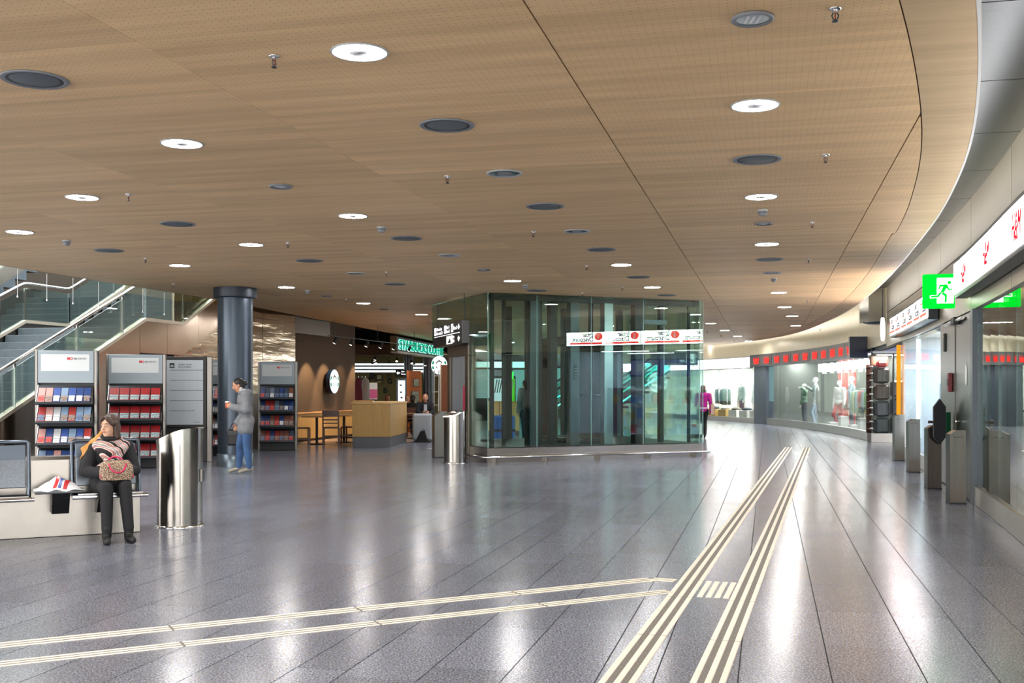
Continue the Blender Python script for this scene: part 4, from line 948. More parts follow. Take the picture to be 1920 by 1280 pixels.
# ------------------------------------------------------------------ hanging signs around the lift
PW = emis('pict_white', (1, 1, 1), .85)
Sg0 = Vector((-1.79, 24.2)); Sg1 = Vector((-1.01, 21.5)); d = Sg1 - Sg0; SLn = d.length
t = thing('hanging_sign', 'black hanging direction sign with white pictograms and arrows left of the lift', 'sign', (Sg0.x, Sg0.y, 0), math.atan2(d.y, d.x))
zb, zt = 2.40, 2.87
MB().bbox(0, SLn, 0, .16, zb, zt, .008).build('panel', mat('sign_black', '15171b', .3), t)
MB().box(SLn * .06, SLn * .93, -.006, 0, zb + .225, zb + .238).build('divider_line', PW, t)
for x in (.06, .42, .66): 
    f = MB().box(SLn * x, SLn * (x + .06), -.006, 0, zb + .27, zb + .44).build('pictogram', PW, t)
    MB().prism([(SLn*(x+.015), zb+.31), (SLn*(x+.035), zb+.31), (SLn*(x+.05), zb+.40), (SLn*(x+.03), zb+.37)], 1, -.009, -.006).build('pictogram_mark', M_BLACK, f)
for (x, z, s_, sx_) in ((.135, .36, 'Check-in', 1.55), (.135, .27, 'Arrival 2', 1.75), (.49, .36, 'Bus 1', 1.35), (.49, .27, 'Taxi 1', 1.35), (.73, .31, 'Gate 2', 1.2)):
    text('sign_text', s_, .10, PW, t, front(SLn * x, -.003, zb + z), sx=sx_)
for (z0, s_) in ((zb + .31, 1), (zb + .15, -1)):
    c_ = SLn * .90; MB().prism([(c_ - .03, z0 - s_*.01), (c_ + .03, z0 - s_*.01), (c_ + .03, z0 + s_*.02), (c_ + .1, z0 + s_*.02), (c_, z0 + s_*.10), (c_ - .1, z0 + s_*.02), (c_ - .03, z0 + s_*.02)][::s_], 1, -.006, 0).build('arrow', PW, t)
f = MB().box(SLn * .50, SLn * .70, -.006, 0, zb + .03, zb + .20).build('pictogram', PW, t); MB().prism([(SLn*.54, zb + .05), (SLn*.66, zb + .05), (SLn*.62, zb + .15)], 1, -.009, -.006).build('pictogram_mark', M_BLACK, f)
text('sign_text', 'P1', .08, PW, t, front(SLn * .72, -.003, zb + .13), sx=1.4); text('sign_text', 'P2', .08, PW, t, front(SLn * .72, -.003, zb + .05), sx=1.4)
for x in (.12, SLn - .12): MB().tube([(x, .08, zt), (x, .08, ZC)], .008, 6).build('rod', M_DKMETAL, t)
p = at(1291, 672, 27.5); t = thing('hanging_sign', 'black hanging sign with white toilet pictogram behind the lift corner', 'sign', (p.x, p.y, 0), .12)
z = p.z; MB().bbox(-1.0, .25, 0, .12, z - .17, z + .17, .008).build('panel', mat('sign_black', '15171b', .3), t)
f = MB().box(-.06, .14, -.006, 0, z - .12, z + .12).build('pictogram', PW, t)
MB().box(-.01, .03, -.009, -.006, z - .08, z + .06).build('pictogram_figure', M_BLACK, f); MB().box(.05, .10, -.009, -.006, z - .08, z - .02).build('pictogram_figure', M_BLACK, f); MB().box(-.03, .01, -.009, -.006, z + .0, z + .08).build('pictogram_figure', M_BLACK, f)
text('sign_text', 'WC', .10, PW, t, front(-.24, -.003, z - .1), sx=.8)
for x in (-.9, .18): MB().tube([(x, .06, z + .17), (x, .06, ZC)], .008, 6).build('rod', M_DKMETAL, t)
# steel box beside the small bin and a low step
c = on_floor(822, 858); t = thing('steel_pillar', 'low slanted steel barrier pillar behind the bin at the lift', 'barrier', (c.x, c.y + .12, 0), .3); MB().prism([(-.12, 0), (.16, 0), (.16, .99), (.02, .99), (-.12, .90)], 1, -.12, .12).build('body', M_STEEL, t); MB().box(-.125, .165, -.125, .125, .0, .02).build('foot_plate', M_DKMETAL, t)
c = on_floor(812, 853); t = thing('floor_stand', 'small low grey floor bracket beside the steel pillar', 'bracket', (c.x - .02, c.y + .1, 0)); MB().bbox(-.10, .08, -.08, .08, .12, .15, .004).build('plate', M_LGREY, t); MB().box(-.02, .02, -.02, .02, 0, .12).build('stem', M_DKMETAL, t)

# ------------------------------------------------------------------ backdrop beyond the lift
struct('wall_far', MB().box(-3, 9, 62, 62.3, 0, 3.6), mat('far_wall', '3e4648', .6))
for i, (px, w_, col) in enumerate(((938, .55, '9fb9b8'), (954, .5, '54b32a'))):
    p = at(px, 735, 45); t = thing('advert_panel', ['pale zebra-striped advert panel behind the lift', 'bright green advert panel behind the lift'][i], 'advert', (p.x, p.y, 0)); MB().bbox(-w_/2 - .04, w_/2 + .04, 0, .1, 0, 2.0, .01).build('housing', M_DKMETAL, t)
    pr = MB().box(-w_/2, w_/2, -.006, 0, .75, 1.9).build('print', emis('ad_' + col, lin(col), .7), t)
    for k in range(4): MB().prism([(-w_/2 + .02 + k*.1, 1.3), (-w_/2 + .06 + k*.1, 1.3), (-w_/2 + .16 + k*.1, 1.85), (-w_/2 + .12 + k*.1, 1.85)], 1, -.010, -.006).build('print_stripe', M_BLACK if i == 0 else M_WHITE, pr)
p = at(952, 703, 41); t = thing('exit_sign', 'small green exit sign seen through the lift glass', 'sign', p); MB().bbox(-.22, .22, 0, .1, -.13, .13, .005).build('box', emis('exit_green_small', (.02, .75, .06), 1.6), t); MB().box(-.05, .16, -.006, 0, -.10, .10).build('pictogram', PW, t)
for s in (-.18, .18): MB().tube([(s, .05, .13), (s, .05, ZC - p.z)], .008, 6).build('rod', M_DKMETAL, t)
for i, (px, Y, wd, h, col) in enumerate(((944, 33.5, 1.0, 1.05, 'b8965a'), (1030, 34.5, .55, 1.05, '8a7448'))):
    p = at(px, 760, Y); t = thing('oak_counter', ['pale oak counter block behind the blue suitcase', 'oak counter block seen between the lift posts'][i], 'counter', (p.x, p.y, 0)); MB().box(-wd/2, wd/2, 0, .6, .15, h).build('body', mat('oakc' + col, col, .5, var=.1, vscale=(20, 20, 1.5)), t); MB().box(-wd/2, wd/2, .02, .58, 0, .15).build('base', M_DGREY, t); MB().bbox(-wd/2 - .02, wd/2 + .02, -.02, .62, h, h + .03, .005).build('counter_top', M_OAK, t)
M_TGL = glass('teal_glass', (.35, .75, .72), .9, .05, 1.5)
for i, (px, Y) in enumerate(((1072, 44), (1180, 46))):
    p = at(px, 760, Y); t = thing('distant_escalator', ['distant escalator with glowing teal glass sides, seen through the lift', 'second distant teal-lit escalator seen through the lift'][i], 'escalator', (p.x, p.y, 0), .5)
    for s in (-.5, .5):
        MB().prism([(-1.8, .1), (1.8, 2.2), (1.8, 2.9), (-1.8, .9)], 1, s - .01, s + .01).build('balustrade_glass', M_TGL, t); MB().tube([(-1.9, s, .95), (1.8, s, 2.98)], .05, 8).build('rubber_handrail', M_BLACK, t)
        MB().tube([(-1.8, s + .03, .3), (1.8, s + .03, 2.35)], .025, 8).build('light_strip', emis('teal_strip', (.5, 1, .95), 5), t)
    for k in range(10): MB().box(-1.8 + k*.36, -1.44 + k*.36, -.45, .45, .0 + k*.21, .1 + k*.21).build('step', M_DKMETAL, t)
for i, (px, Y, z0, z1, w_) in enumerate(((880, 52, 1.0, 2.4, 2.2), (1010, 54, .8, 2.5, 2.6), (1110, 55, .8, 2.6, 3.0), (940, 53, 2.5, 2.8, 5.0))):
    p = at(px, 700, Y); t = thing('shop_window', ['dim lit shop window far behind the lift on the left', 'teal lit shop window far behind the lift', 'teal lit shop window behind the lift car', 'long lit fascia far behind the lift'][i], 'shop window', (p.x, p.y, 0))
    MB().box(-w_/2 - .1, w_/2 + .1, 0, .2, z0 - .1 if i == 3 else 0, z1 + .1).build('frame', M_DKMETAL, t); MB().box(-w_/2, w_/2, -.01, 0, z0, z1).build('lit_pane', emis('teal_pane' + str(i), [(.5, .75, .72), (.3, .62, .6), (.28, .6, .58), (.6, .9, .85)][i], [.35, .35, .4, .9][i]), t)
# ------------------------------------------------------------------ figures: joint-based bodies fused into one surface, clothes as shells
def blob(name, prims, m, parent, voxel=.012, it=4):
    q = MB()
    for p in prims:
        if p[0] == 'c':
            _, p0, p1, r0, r1 = p; p0 = Vector(p0); p1 = Vector(p1); q.sphere(p0, r0, 14, 10); q.sphere(p1, r1, 14, 10)
            if (p1 - p0).length > 1e-4: q.tube([p0, p1], [r0, r1], 14)
        else:
            q.sphere(p[1], p[2], 20, 14, p[3] if len(p) > 3 else None)
    o = q.build(name, m, parent)
    rm = o.modifiers.new('fuse', 'REMESH'); rm.mode = 'VOXEL'; rm.voxel_size = voxel; rm.use_smooth_shade = True
    sm = o.modifiers.new('soften', 'SMOOTH'); sm.factor = .5; sm.iterations = it
    return o
def frame(z, x):
    z = Vector(z).normalized(); x = Vector(x); x = (x - z * x.dot(z)).normalized(); y = z.cross(x); return Matrix((x, y, z)).transposed()
def joints(H=1.7, **ov):
    J = dict(pelvis=(0, 0, .53*H), chest=(0, 0, .735*H), neck=(0, .01, .835*H), head=(0, -.015, .915*H))
    for s, k in ((1, 'L'), (-1, 'R')):
        J['sho'+k] = (s*.105*H, 0, .808*H); J['elb'+k] = (s*.135*H, .01, .63*H); J['wri'+k] = (s*.14*H, -.05, .485*H); J['hnd'+k] = (s*.14*H, -.07, .43*H)
        J['hip'+k] = (s*.052*H, 0, .515*H); J['kne'+k] = (s*.056*H, -.01, .285*H); J['ank'+k] = (s*.056*H, .02, .048*H); J['toe'+k] = (s*.062*H, -.13, .022*H)
    J.update(ov); return {k: Vector(v) for k, v in J.items()}
def hand_prims(w, tip, thumb, curl_dir, s=1., curl=.5):
    """palm + four fingers + thumb; tip = direction of fingers, thumb = side of the thumb, curl_dir = the way fingers bend"""
    t = Vector(tip).normalized(); th = Vector(thumb); th = (th - t * th.dot(t)).normalized(); n = Vector(curl_dir); n = (n - t * n.dot(t) - th * n.dot(th)); n = n.normalized() if n.length > .01 else t.cross(th)
    P = []; w = Vector(w)
    for k in range(4):
        o = th * (.030 - .020 * k) * s; L = (.070, .078, .073, .058)[k] * s
        b0 = w + o * .7 + t * .02 * s; b1 = w + o + t * .085 * s; P.append(('c', b0, b1, .014*s, .0115*s))
        m = b1 + (t * (1 - curl*.5) + n * curl*.8).normalized() * L * .55; e = m + (t * (1 - curl*1.2) + n * curl*1.3).normalized() * L * .5
        P += [('c', b1, m, .0095*s, .0088*s), ('c', m, e, .0088*s, .0075*s)]
    b = w + th * .022*s + t * .025*s; m = b + (th * .8 + t * .7 + n * .4).normalized() * .045*s; e = m + (t + n * .7 + th * .1).normalized() * .032*s
    P += [('c', b, m, .013*s, .0105*s), ('c', m, e, .0105*s, .0085*s)]
    return P
def figure(name, label, loc, rz, J, skin='c79a80', H=1.7, face=(0, -1, 0), up=(0, 0, 1), top=None, pants=None, shoes='151515', hair=None, voxel=.009, hands=None, fat=1., cat='person', feet=True, facial=True, hem=None, top_d=.016, collar=True, headscale=1.):
    t = thing(name, label, cat, loc, rz); s = H / 1.7; J = dict(J)
    sx = (J['shoL'] - J['shoR']).normalized(); sp = (J['neck'] - J['pelvis']).normalized(); R = frame(J['chest'] - J['pelvis'] + Vector((0, 0, .001)), sx)
    def torso(d):
        c, p = J['chest'], J['pelvis']; m = (c + p) / 2
        return [('e', c + (J['neck'] - c) * .12, (.152*s*fat + d, .098*s*fat + d, .155*s + d), R), ('e', m, (.128*s*fat + d, .094*s*fat + d, .15*s + d), R), ('e', p, (.150*s*fat + d, .108*s*fat + d, .115*s + d), R),
                ('c', J['shoL'] * .9 + J['chest'] * .1, J['shoR'] * .9 + J['chest'] * .1, .052*s + d, .052*s + d)]
    def arms(d, end=1.):
        P = []
        for k in 'LR':
            P += [('c', J['sho'+k], J['elb'+k], .050*s + d, .040*s + d), ('c', J['elb'+k], J['elb'+k].lerp(J['wri'+k], end), .040*s + d, .028*s + d*(1.1 if end < 1.01 else 1))]
        return P
    def legs(d, end=1., flare=0.):
        P = []
        for k in 'LR':
            P += [('c', J['hip'+k], J['kne'+k], .080*s*fat + d, .054*s + d), ('c', J['kne'+k], J['kne'+k].lerp(J['ank'+k], end), .054*s + d, .036*s + d + flare), ('c', J['kne'+k].lerp(J['ank'+k], .3) + Vector((0, .012, 0)), J['kne'+k].lerp(J['ank'+k], .6), .053*s + d, .044*s + d + flare*.5)]
        return P
    f = Vector(face).normalized(); hx = Vector(up).cross(f); HR = Matrix((hx.normalized(), -f, hx.normalized().cross(-f))).transposed()   # local: x side, y back, z up
    hd = J['head']; hp = lambda x, y, z: hd + HR @ (Vector((x, y, z)) * s * headscale)
    hs = s * headscale
    P = torso(0) + arms(0) + legs(0) + [('c', J['neck'] - sp * .03, hd - Vector((0, 0, .05*s)), .056*s, .050*s)]
    P += [('e', hp(0, .012, .025), (.073*hs, .092*hs, .090*hs), HR), ('e', hp(0, -.015, -.035), (.060*hs, .072*hs, .080*hs), HR), ('e', hp(0, -.048, -.088), (.032*hs, .028*hs, .026*hs), HR)]
    P += [('c', hp(0, -.083, .015), hp(0, -.104, -.022), .008*hs, .013*hs), ('e', hp(.072, .01, -.01), (.010*hs, .02*hs, .03*hs), HR), ('e', hp(-.072, .01, -.01), (.010*hs, .02*hs, .03*hs), HR)]
    P += [('c', hp(-.032, -.074, .028), hp(.032, -.074, .028), .014*hs, .014*hs), ('e', hp(.036, -.058, -.03), (.022*hs, .022*hs, .024*hs), HR), ('e', hp(-.036, -.058, -.03), (.022*hs, .022*hs, .024*hs), HR)]
    for k in 'LR':
        if feet: P += [('c', J['ank'+k], J['toe'+k], .034*s, .026*s)]
        hk = (hands or {}).get(k)
        if hk: P += hand_prims(J['wri'+k], *hk, s=s)
        else:
            dv = (J['hnd'+k] - J['wri'+k]); P += hand_prims(J['wri'+k], dv, Vector((0, -1, 0)) if abs(dv.normalized().y) < .7 else Vector((0, 0, 1)), Vector((-1 if k == 'L' else 1, 0, 0)), s, .45)
    blob('body', P, mat('skin_' + skin, skin, .55, var=.04, vscale=(20, 20, 20)), t, voxel, 2)
    if facial:
        for sd in (-1, 1):
            MB().sphere(hp(sd*.030, -.077, .004), (.0135*hs, .0105*hs, .008*hs), 12, 8, HR).build('eye', mat('eye_white', 'd8d2cc', .3), t)
            MB().sphere(hp(sd*.030, -.0865, .004), (.0062*hs, .003*hs, .0064*hs), 10, 6, HR).build('iris', mat('iris', '2a1c14', .2), t)
            MB().tube([hp(sd*.014, -.090, .027), hp(sd*.030, -.091, .033), hp(sd*.046, -.080, .028)], .0035*hs, 6).build('eyebrow', mat('brow', '35241a', .8), t)
        MB().tube([hp(-.023, -.083, -.056), hp(-.008, -.094, -.053), hp(.008, -.094, -.053), hp(.023, -.083, -.056)], [.002*hs, .006*hs, .006*hs, .002*hs], 8).build('mouth', mat('lips', '9c5a52', .5), t)
    if top:
        d = top_d; Pt = torso(d) + arms(d + .004, .96)
        if hem is not None:
            ctr = (J['hipL'] + J['hipR']) / 2
            for k in 'LR': Pt += [('c', J['hip'+k], J['hip'+k].lerp(J['kne'+k], hem), .098*s*fat + d, .088*s*fat + d)]
            Pt += [('c', ctr, ctr.lerp((J['kneL'] + J['kneR']) / 2, hem), .10*s + d, .10*s + d)]
        if collar: Pt += [('c', J['neck'] - sp * .05, J['neck'] + sp * .012, .066*s, .058*s)]
        blob('top', Pt, top, t, voxel, 3)
    if pants:
        blob('trousers', legs(.010, .93, .006) + [('e', J['pelvis'] - Vector((0, 0, .02)), (.155*s*fat, .113*s*fat, .115*s), R)], pants, t, voxel, 3)
    if feet:
        for k in 'LR':
            hl = J['ank'+k] - (J['toe'+k] - J['ank'+k]).normalized() * .03; hl.z = max(hl.z, .035); d = (J['toe'+k] - J['ank'+k]); 
            blob('shoe', [('c', J['ank'+k], hl + Vector((0, 0, -.012)), .043*s, .036*s), ('c', hl - Vector((0, 0, .0)), J['toe'+k], .036*s, .030*s)], mat('shoe_' + shoes, shoes, .5), t, .008, 2)
    if hair:
        hc, style = hair; PH = [('e', hp(0, .028, .040), (.083*hs, .095*hs, .088*hs), HR), ('e', hp(0, .055, -.01), (.076*hs, .065*hs, .085*hs), HR)]
        if style in ('tail', 'bun'): PH += [('c', hp(0, .115, .02), hp(0, .135, -.02), .03*hs, .034*hs)]
        if style == 'tail': PH += [('c', hp(0, .13, -.01), hp(0, .14, -.12), .034*hs, .02*hs)]
        if style == 'bob': PH += [('c', hp(0, .07, 0), hp(0, .07, -.10), .078*hs, .07*hs)]
        blob('hair', PH, mat('hair_' + hc, hc, .55, var=.25, vscale=(60, 60, 8)), t, .008, 2)
    t['_hp'] = 0; del t['_hp']
    return t, hp, HR
# ------------------------------------------------------------------ shops on the right
def afr(a, off=0., z=0., fn=wall_r):
    da = .05; T = A * 1 + B * (fn(a + da) - fn(a - da)) / (2 * da); T /= np.linalg.norm(T); x, y = ab(a, fn(a)); N = np.array((T[1], -T[0]))
    return (x + N[0] * off, y + N[1] * off, z), math.atan2(-T[1], -T[0])
def shop_shell(name, a0, a1, depth, z0, floor_m, wall_m, ceil_m, ch=2.75, lights=3, ls=None):
    fl = arc(wall_r, a0, a1, .08, depth, .001, z0, gap=.02); o = struct('floor_' + name, fl, floor_m)
    struct('wall_back_' + name, arc(wall_r, a0, a1, depth, depth + .1, 0, ch + .1), wall_m)
    struct('ceiling_' + name, arc(wall_r, a0, a1, .08, depth, ch, ch + .06), ceil_m)
    for k, a in enumerate((a0, a1)):
        p0 = ab(a, wall_r(a) + .1); p1 = ab(a, wall_r(a) + depth); q = MB(); dx = A * .05
        struct('wall_side_' + name, q.prism([(p0[0]-dx[0], p0[1]-dx[1]), (p1[0]-dx[0], p1[1]-dx[1]), (p1[0]+dx[0], p1[1]+dx[1]), (p0[0]+dx[0], p0[1]+dx[1])], 2, 0, ch + (1.2 if name == 'sports' else 0)), wall_m)
    n = 0
    for i in range(lights):
        for off in ((1.5, depth * .7) if depth > 2.4 else (.6,)):
            n += 1; a = a0 + (a1 - a0) * (i + .5) / lights; loc, rz = afr(a, off, ch)
            t = thing('shop_ceiling_light', f'bright panel light inside the {name} shop, {ordw(n)} along', 'ceiling light', loc, rz, 'panel lights in the ' + name + ' shop')
            MB().bbox(-.75, .75, -.16, .16, -.05, 0, .005).build('housing', M_WHITE, t); MB().box(-.7, .7, -.13, .13, -.056, -.05).build('lit_panel', ls or M_SHOPL, t)
def storefront(nm, label, a0, a1, pitch, z0, z1, plinth_m, m=M_GLASSW, off=.04, zp=None):
    w_ = struct(nm, arc(wall_r, a0, a1, .10, .14, z0 - .04, z0), M_STEEL); a = a0
    if zp is None: zp = z0
    while a < a1 - .05:
        e = min(a + pitch, a1); arc(wall_r, a, e, off, off + .012, z0, z1, 2, gap=.004).build('pane', m, w_); a = e
    a = a0
    while a < a1 - .05:
        e = min(a + pitch * 1.6, a1); arc(wall_r, a, e, .0, .14, .004, z0 - .001, 3, gap=.003).build('plinth_panel', plinth_m, w_); a = e
    return w_
M_PLP = mat('plinth_metal', 'a5a29d', .35, .8, var=.04)
def added_window_strips(name, a0, a1, zt, n, m):  # hidden strip lights added to brighten the window displays from the front
    for i in range(n):
        a = a0 + (a1 - a0) * (i + .5) / n; loc, rz = afr(a, .30, zt); t = thing('added_strip_light', f'added slim strip light hidden behind the sign of the {name} window, {ordw(i+1)} along', 'ceiling light', loc, rz, 'added strip lights in the ' + name + ' window')
        MB().bbox(-.5, .5, -.05, .05, -.04, 0, .004).build('housing', M_WHITE, t); MB().box(-.48, .48, -.035, .035, -.045, -.04).build('lit_panel', m, t)
# near fashion shop window (right edge of the photo)
storefront('window_1', '', 3.0, 14.72, 1.25, .24, 2.52, M_PLP, glass('mirror_glass', (.80, .86, .85), .95, .16, 1.7))
shop_shell('fashion', 3.0, 14.72, 1.7, .238, mat('display_white', 'cfd2d0', .25), mat('display_back', '8d9493', .5), mat('display_ceiling', '575a5c', .6), 2.6, 2, emis('dim_panel', (1, 1, 1), 2.0))
for i, (a, off) in enumerate(((13.9, .45), (13.5, .6), (13.1, .42))):
    loc, rz = afr(a, off, .239); t = thing('paper_sheet', f'loose sheet lying on the white display floor of the fashion window, {ordw(i+1)} from the door', 'sheet', loc, rz + i)
    MB().box(-.2, .2, -.13, .13, 0, .004).build('sheet', M_DGREY if i != 1 else M_LGREY, t); MB().box(-.15, .1, -.02, .02, .004, .006).build('print', M_WHITE, t)
# sign boxes: near white sign
def sign_box(name, label, a0, a1, z0, z1, off, dep, frame_m, face_m, n):
    t = thing(name, label, 'sign'); arc(wall_r, a0, a1, off - dep, off, z0 - .05, z1 + .05).build('housing', frame_m, t)
    L = (a1 - a0) / n; F_ = []
    for i in range(n): F_.append(arc(wall_r, a0 + i * L, a0 + (i + 1) * L, off - dep - .012, off - dep, z0, z1, 3, gap=.018).build('lit_panel', face_m, t))
    return t, [a0 + (i + .5) * L for i in range(n)], F_
def in_thing(t, loc, rz): return Matrix.Translation(loc) @ Matrix.Rotation(rz, 4, 'Z')
E_RED = emis('hm_red', lin('c8202a'), 1.0)
t, cs, fs_ = sign_box('shop_sign', 'long white lit sign box with thin red letters over the near fashion shop', 5.2, 15.2, 2.74, 3.14, -.02, .16, M_DKMETAL, M_SIGNW, 5)
def italic(M): return M @ Matrix(((1, .22, 0, 0), (0, 1, 0, 0), (0, 0, 1, 0), (0, 0, 0, 1)))
for a, f_ in zip(cs, fs_):
    loc, rz = afr(a, -.196, 0); text('logo_letters', 'H&M', .36, E_RED, f_, italic(in_thing(t, loc, rz) @ front(0, 0, 2.81)), 'CENTER', .002, sx=.62)
# steel door wall
wd = struct('wall_door', arc(wall_r, 14.72, 18.25, .05, .2, 0, 2.6), M_DGREY)
for (a0, a1) in ((14.95, 16.05), (16.6, 18.2)): arc(wall_r, a0, a1, .0, .05, .02, 2.5, 3, gap=.006).build('steel_panel', M_STEELV, wd)
arc(wall_r, 14.72, 14.95, -.02, .06, .0, 2.52, 1).build('corner_frame', mat('corner_frame', '4c5158', .35, .6), wd)
dr = struct('door_1', arc(wall_r, 16.05, 16.6, .012, .05, .02, 2.42, 2, gap=.012), M_STEELV)
def loc_on(a, off, z): return afr(a, off, z)
l, rz = afr(16.14, -.03, 1.03); h = MB(); h.tube([(0, .05, 0), (0, -.03, 0), (.13, -.03, 0)], .011, 8); o = h.xf(in_thing(None, l, rz)).build('handle', M_CHROME, dr)
l, rz = afr(16.2, -.05, 2.45); o = MB().tube([(-1.0, 0, 0), (.75, 0, 0)], .025, 10).xf(in_thing(None, l, rz)).build('door_closer', M_CHROME, dr); MB().bbox(-.15, .15, -.04, .05, -.05, .05, .01).xf(in_thing(None, l, rz)).build('closer_body', M_BLACK, dr)
l, rz = afr(15.45, -.004, 1.68); MB().sphere((0, 0, 0), (.10, .004, .155), 24, 8).xf(in_thing(None, l, rz)).build('oval_sticker', M_WHITE, dr)
l, rz = afr(16.9, -.06, 1.58); t = thing('fire_alarm_box', 'small dark red fire alarm box on the steel door wall', 'alarm box', l, rz); MB().bbox(-.09, .09, 0, .06, -.14, .14, .01).build('housing', mat('alarm_red', '6e1c26', .4), t); MB().box(-.05, .05, -.006, 0, -.05, .05).build('button_plate', M_DGREY, t)
l, rz = afr(16.75, -.19, 1.0); t = thing('flag_sign', 'dark grey hexagonal flag sign projecting from the steel door wall', 'sign', l, rz - math.pi/2 + .6)
MB().prism([(-.11, -.22), (0, -.34), (.11, -.22), (.11, .22), (0, .34), (-.11, .22)], 1, -.012, .012).build('plate', mat('flag_dark', '3d3f46', .4), t); MB().box(-.19, -.11, .0, .02, -.22, .14).build('green_insert', mat('flag_green', '12593a', .5), t); MB().box(.1, .2, -.01, .01, -.02, .02).build('bracket', M_STEEL, t)
l, rz = afr(17.6, -.03, 2.2); t = thing('reader_box', 'slim black reader box high on the steel door wall', 'reader', l, rz); MB().bbox(-.05, .05, 0, .03, -.14, .14, .006).build('housing', M_BLACK, t); MB().box(-.02, .02, -.004, 0, .08, .1).build('indicator', M_LGREY, t)
# exit sign (double sided)
p = at(1761, 545.5, 14.7); t = thing('exit_sign', 'large green lit running-man exit sign projecting from the right wall', 'sign', p, ROT)
E_G = emis('exit_green', (.0, .62, .02), 1.1); E_GW = emis('exit_white', (.95, 1, .95), 2.2); w2, h2 = .205, .235
MB().bbox(-w2, w2, 0, .11, -h2, h2, .006).build('box', E_G, t)
def runner(y, sgn):
    pl = MB().box(-.03, .185, min(y, y - sgn*.004), max(y, y - sgn*.004), -.17, .18).build('door_pictogram', E_GW, t); yy = (min(y - sgn*.004, y - sgn*.009), max(y - sgn*.004, y - sgn*.009))
    def poly(pts, m=E_G): MB().prism(pts, 1, *yy).build('running_figure', m, pl)
    n = 14; poly([(.13 + .024*math.cos(2*math.pi*i/n), .115 + .024*math.sin(2*math.pi*i/n)) for i in range(n)])
    poly([(.02, .09), (.10, .09), (.115, .07), (.09, .03), (.06, -.02), (.01, -.03), (.05, .06), (.02, .06), (-.0, .02), (-.015, .03), (.005, .085)])
    poly([(.10, .08), (.13, .03), (.165, .03), (.165, .01), (.12, .008), (.085, .05)])
    poly([(.055, -.02), (.10, -.05), (.095, -.16), (.068, -.16), (.07, -.07), (.02, -.035)])
    poly([(.03, -.03), (-.01, -.085), (-.11, -.09), (-.11, -.065), (-.025, -.06), (.005, -.015)], E_GW if False else E_G)
    MB().prism([(-.03, -.095), (-.12, -.098), (-.12, -.06), (-.03, -.056)], 1, min(y, y - sgn*.003), max(y, y - sgn*.003)).build('door_pictogram', E_GW, t)
runner(0, 1); runner(.11, -1)
MB().box(w2, w2 + .18, .03, .08, -.05, .05).build('bracket', M_STEEL, t)
# steel gate pillars
for i, (px, py, lab) in enumerate(((1798, 945, 'nearest steel gate pillar, in front of the door wall'), (1754, 917, 'second steel gate pillar from the near window'), (1716, 886, 'third steel gate pillar from the near window'), (1688, 864, 'farthest steel gate pillar beside the orange post'))):
    c = on_floor(px, py); t = thing('gate_pillar', lab, 'gate pillar', (c.x, c.y + .1, 0), ROT * .4, 'steel gate pillars')
    MB().prism([(-.10, .02), (.10, .02), (.10, .95), (-.02, .95), (-.10, .90)], 1, -.09, .09).build('body', M_STEELV, t); MB().box(-.104, .104, -.094, .094, 0, .02).build('foot_plate', M_DKMETAL, t); MB().box(-.06, .06, -.0925, -.09, .86, .868).build('sensor_slot', M_BLACK, t)

# electronics shop
storefront('window_2', '', 18.25, 24.9, 1.1, .26, 2.5, M_PLP)
E_BLUE = emis('electro_panel', (.80, .90, 1.0), 45)
shop_shell('electronics', 18.25, 25.0, 5.0, .02, mat('electro_floor', 'b9bcc0', .3), mat('electro_wall', 'cfd4dc', .5), mat('electro_ceiling', 'c4c8cc', .6), 2.6, 3, E_BLUE)
E_IRED = emis('id_red', lin('dd2a22'), 7.0); M_ITXT = mat('id_text', '191b1e', .5)
t, cs, fs_ = sign_box('shop_sign', 'white lit sign with red bars and black lettering over the electronics shop', 18.35, 24.95, 2.66, 3.02, -.02, .15, M_DKMETAL, M_SIGNB, 3)
for a, f_ in zip(cs, fs_):
    for da in (.53, -.53):
        l, rz = afr(a + da, -.184, 0); Mt = in_thing(t, l, rz)
        n = 22; MB().prism([(-.40 + .125*math.cos(2*math.pi*i/n) * (1), 2.90 + .105*math.sin(2*math.pi*i/n)) for i in range(n)], 1, -.003, 0).xf(Mt).build('logo_disc', E_IRED, f_)
        MB().box(-.41, -.37, -.006, -.003, 2.83, 2.91).xf(Mt).build('logo_i', E_GW, f_); MB().box(-.41, -.37, -.006, -.003, 2.93, 2.965).xf(Mt).build('logo_i', E_GW, f_)
        text('logo_text', 'Inter', .185, M_ITXT, f_, Mt @ front(-.25, -.001, 2.895), sx=.95, bold=.006); text('logo_text', 'Discount', .185, M_ITXT, f_, Mt @ front(-.25, -.001, 2.765), sx=.95, bold=.006)
        MB().box(-.52, .46, -.003, 0, 2.69, 2.745).xf(Mt).build('red_bar', E_IRED, f_)
l, rz = afr(22.75, .12, 0); t = thing('light_post', 'tall glowing white light post in the electronics window', 'light post', l, rz); MB().box(-.06, .06, 0, .04, .5, 2.48).build('lit_tube', emis('tube_white', (.85, .93, 1), 5), t); MB().box(-.08, .08, -.01, .06, .02, .5).build('foot', M_LGREY, t)
l, rz = afr(24.98, -.02, 0); t = thing('corner_post', 'bright orange corner post at the end of the electronics shop', 'post', l, rz); MB().box(-.04, .06, -.02, .06, .26, 2.45).build('orange_post', emis('orange_post', lin('e8921e'), .7), t); MB().box(-.06, .08, -.04, .08, 0, .26).build('base', M_PLP, t)
l, rz = afr(20.4, 4.2, 0); t = thing('screen_wall', 'blue-violet screen wall deep in the electronics shop', 'screen', l, rz); MB().bbox(-2.0, 2.0, 0, .1, 1.85, 2.4, .01).build('frame', mat('scr_frame', '2a2a6a', .4), t)
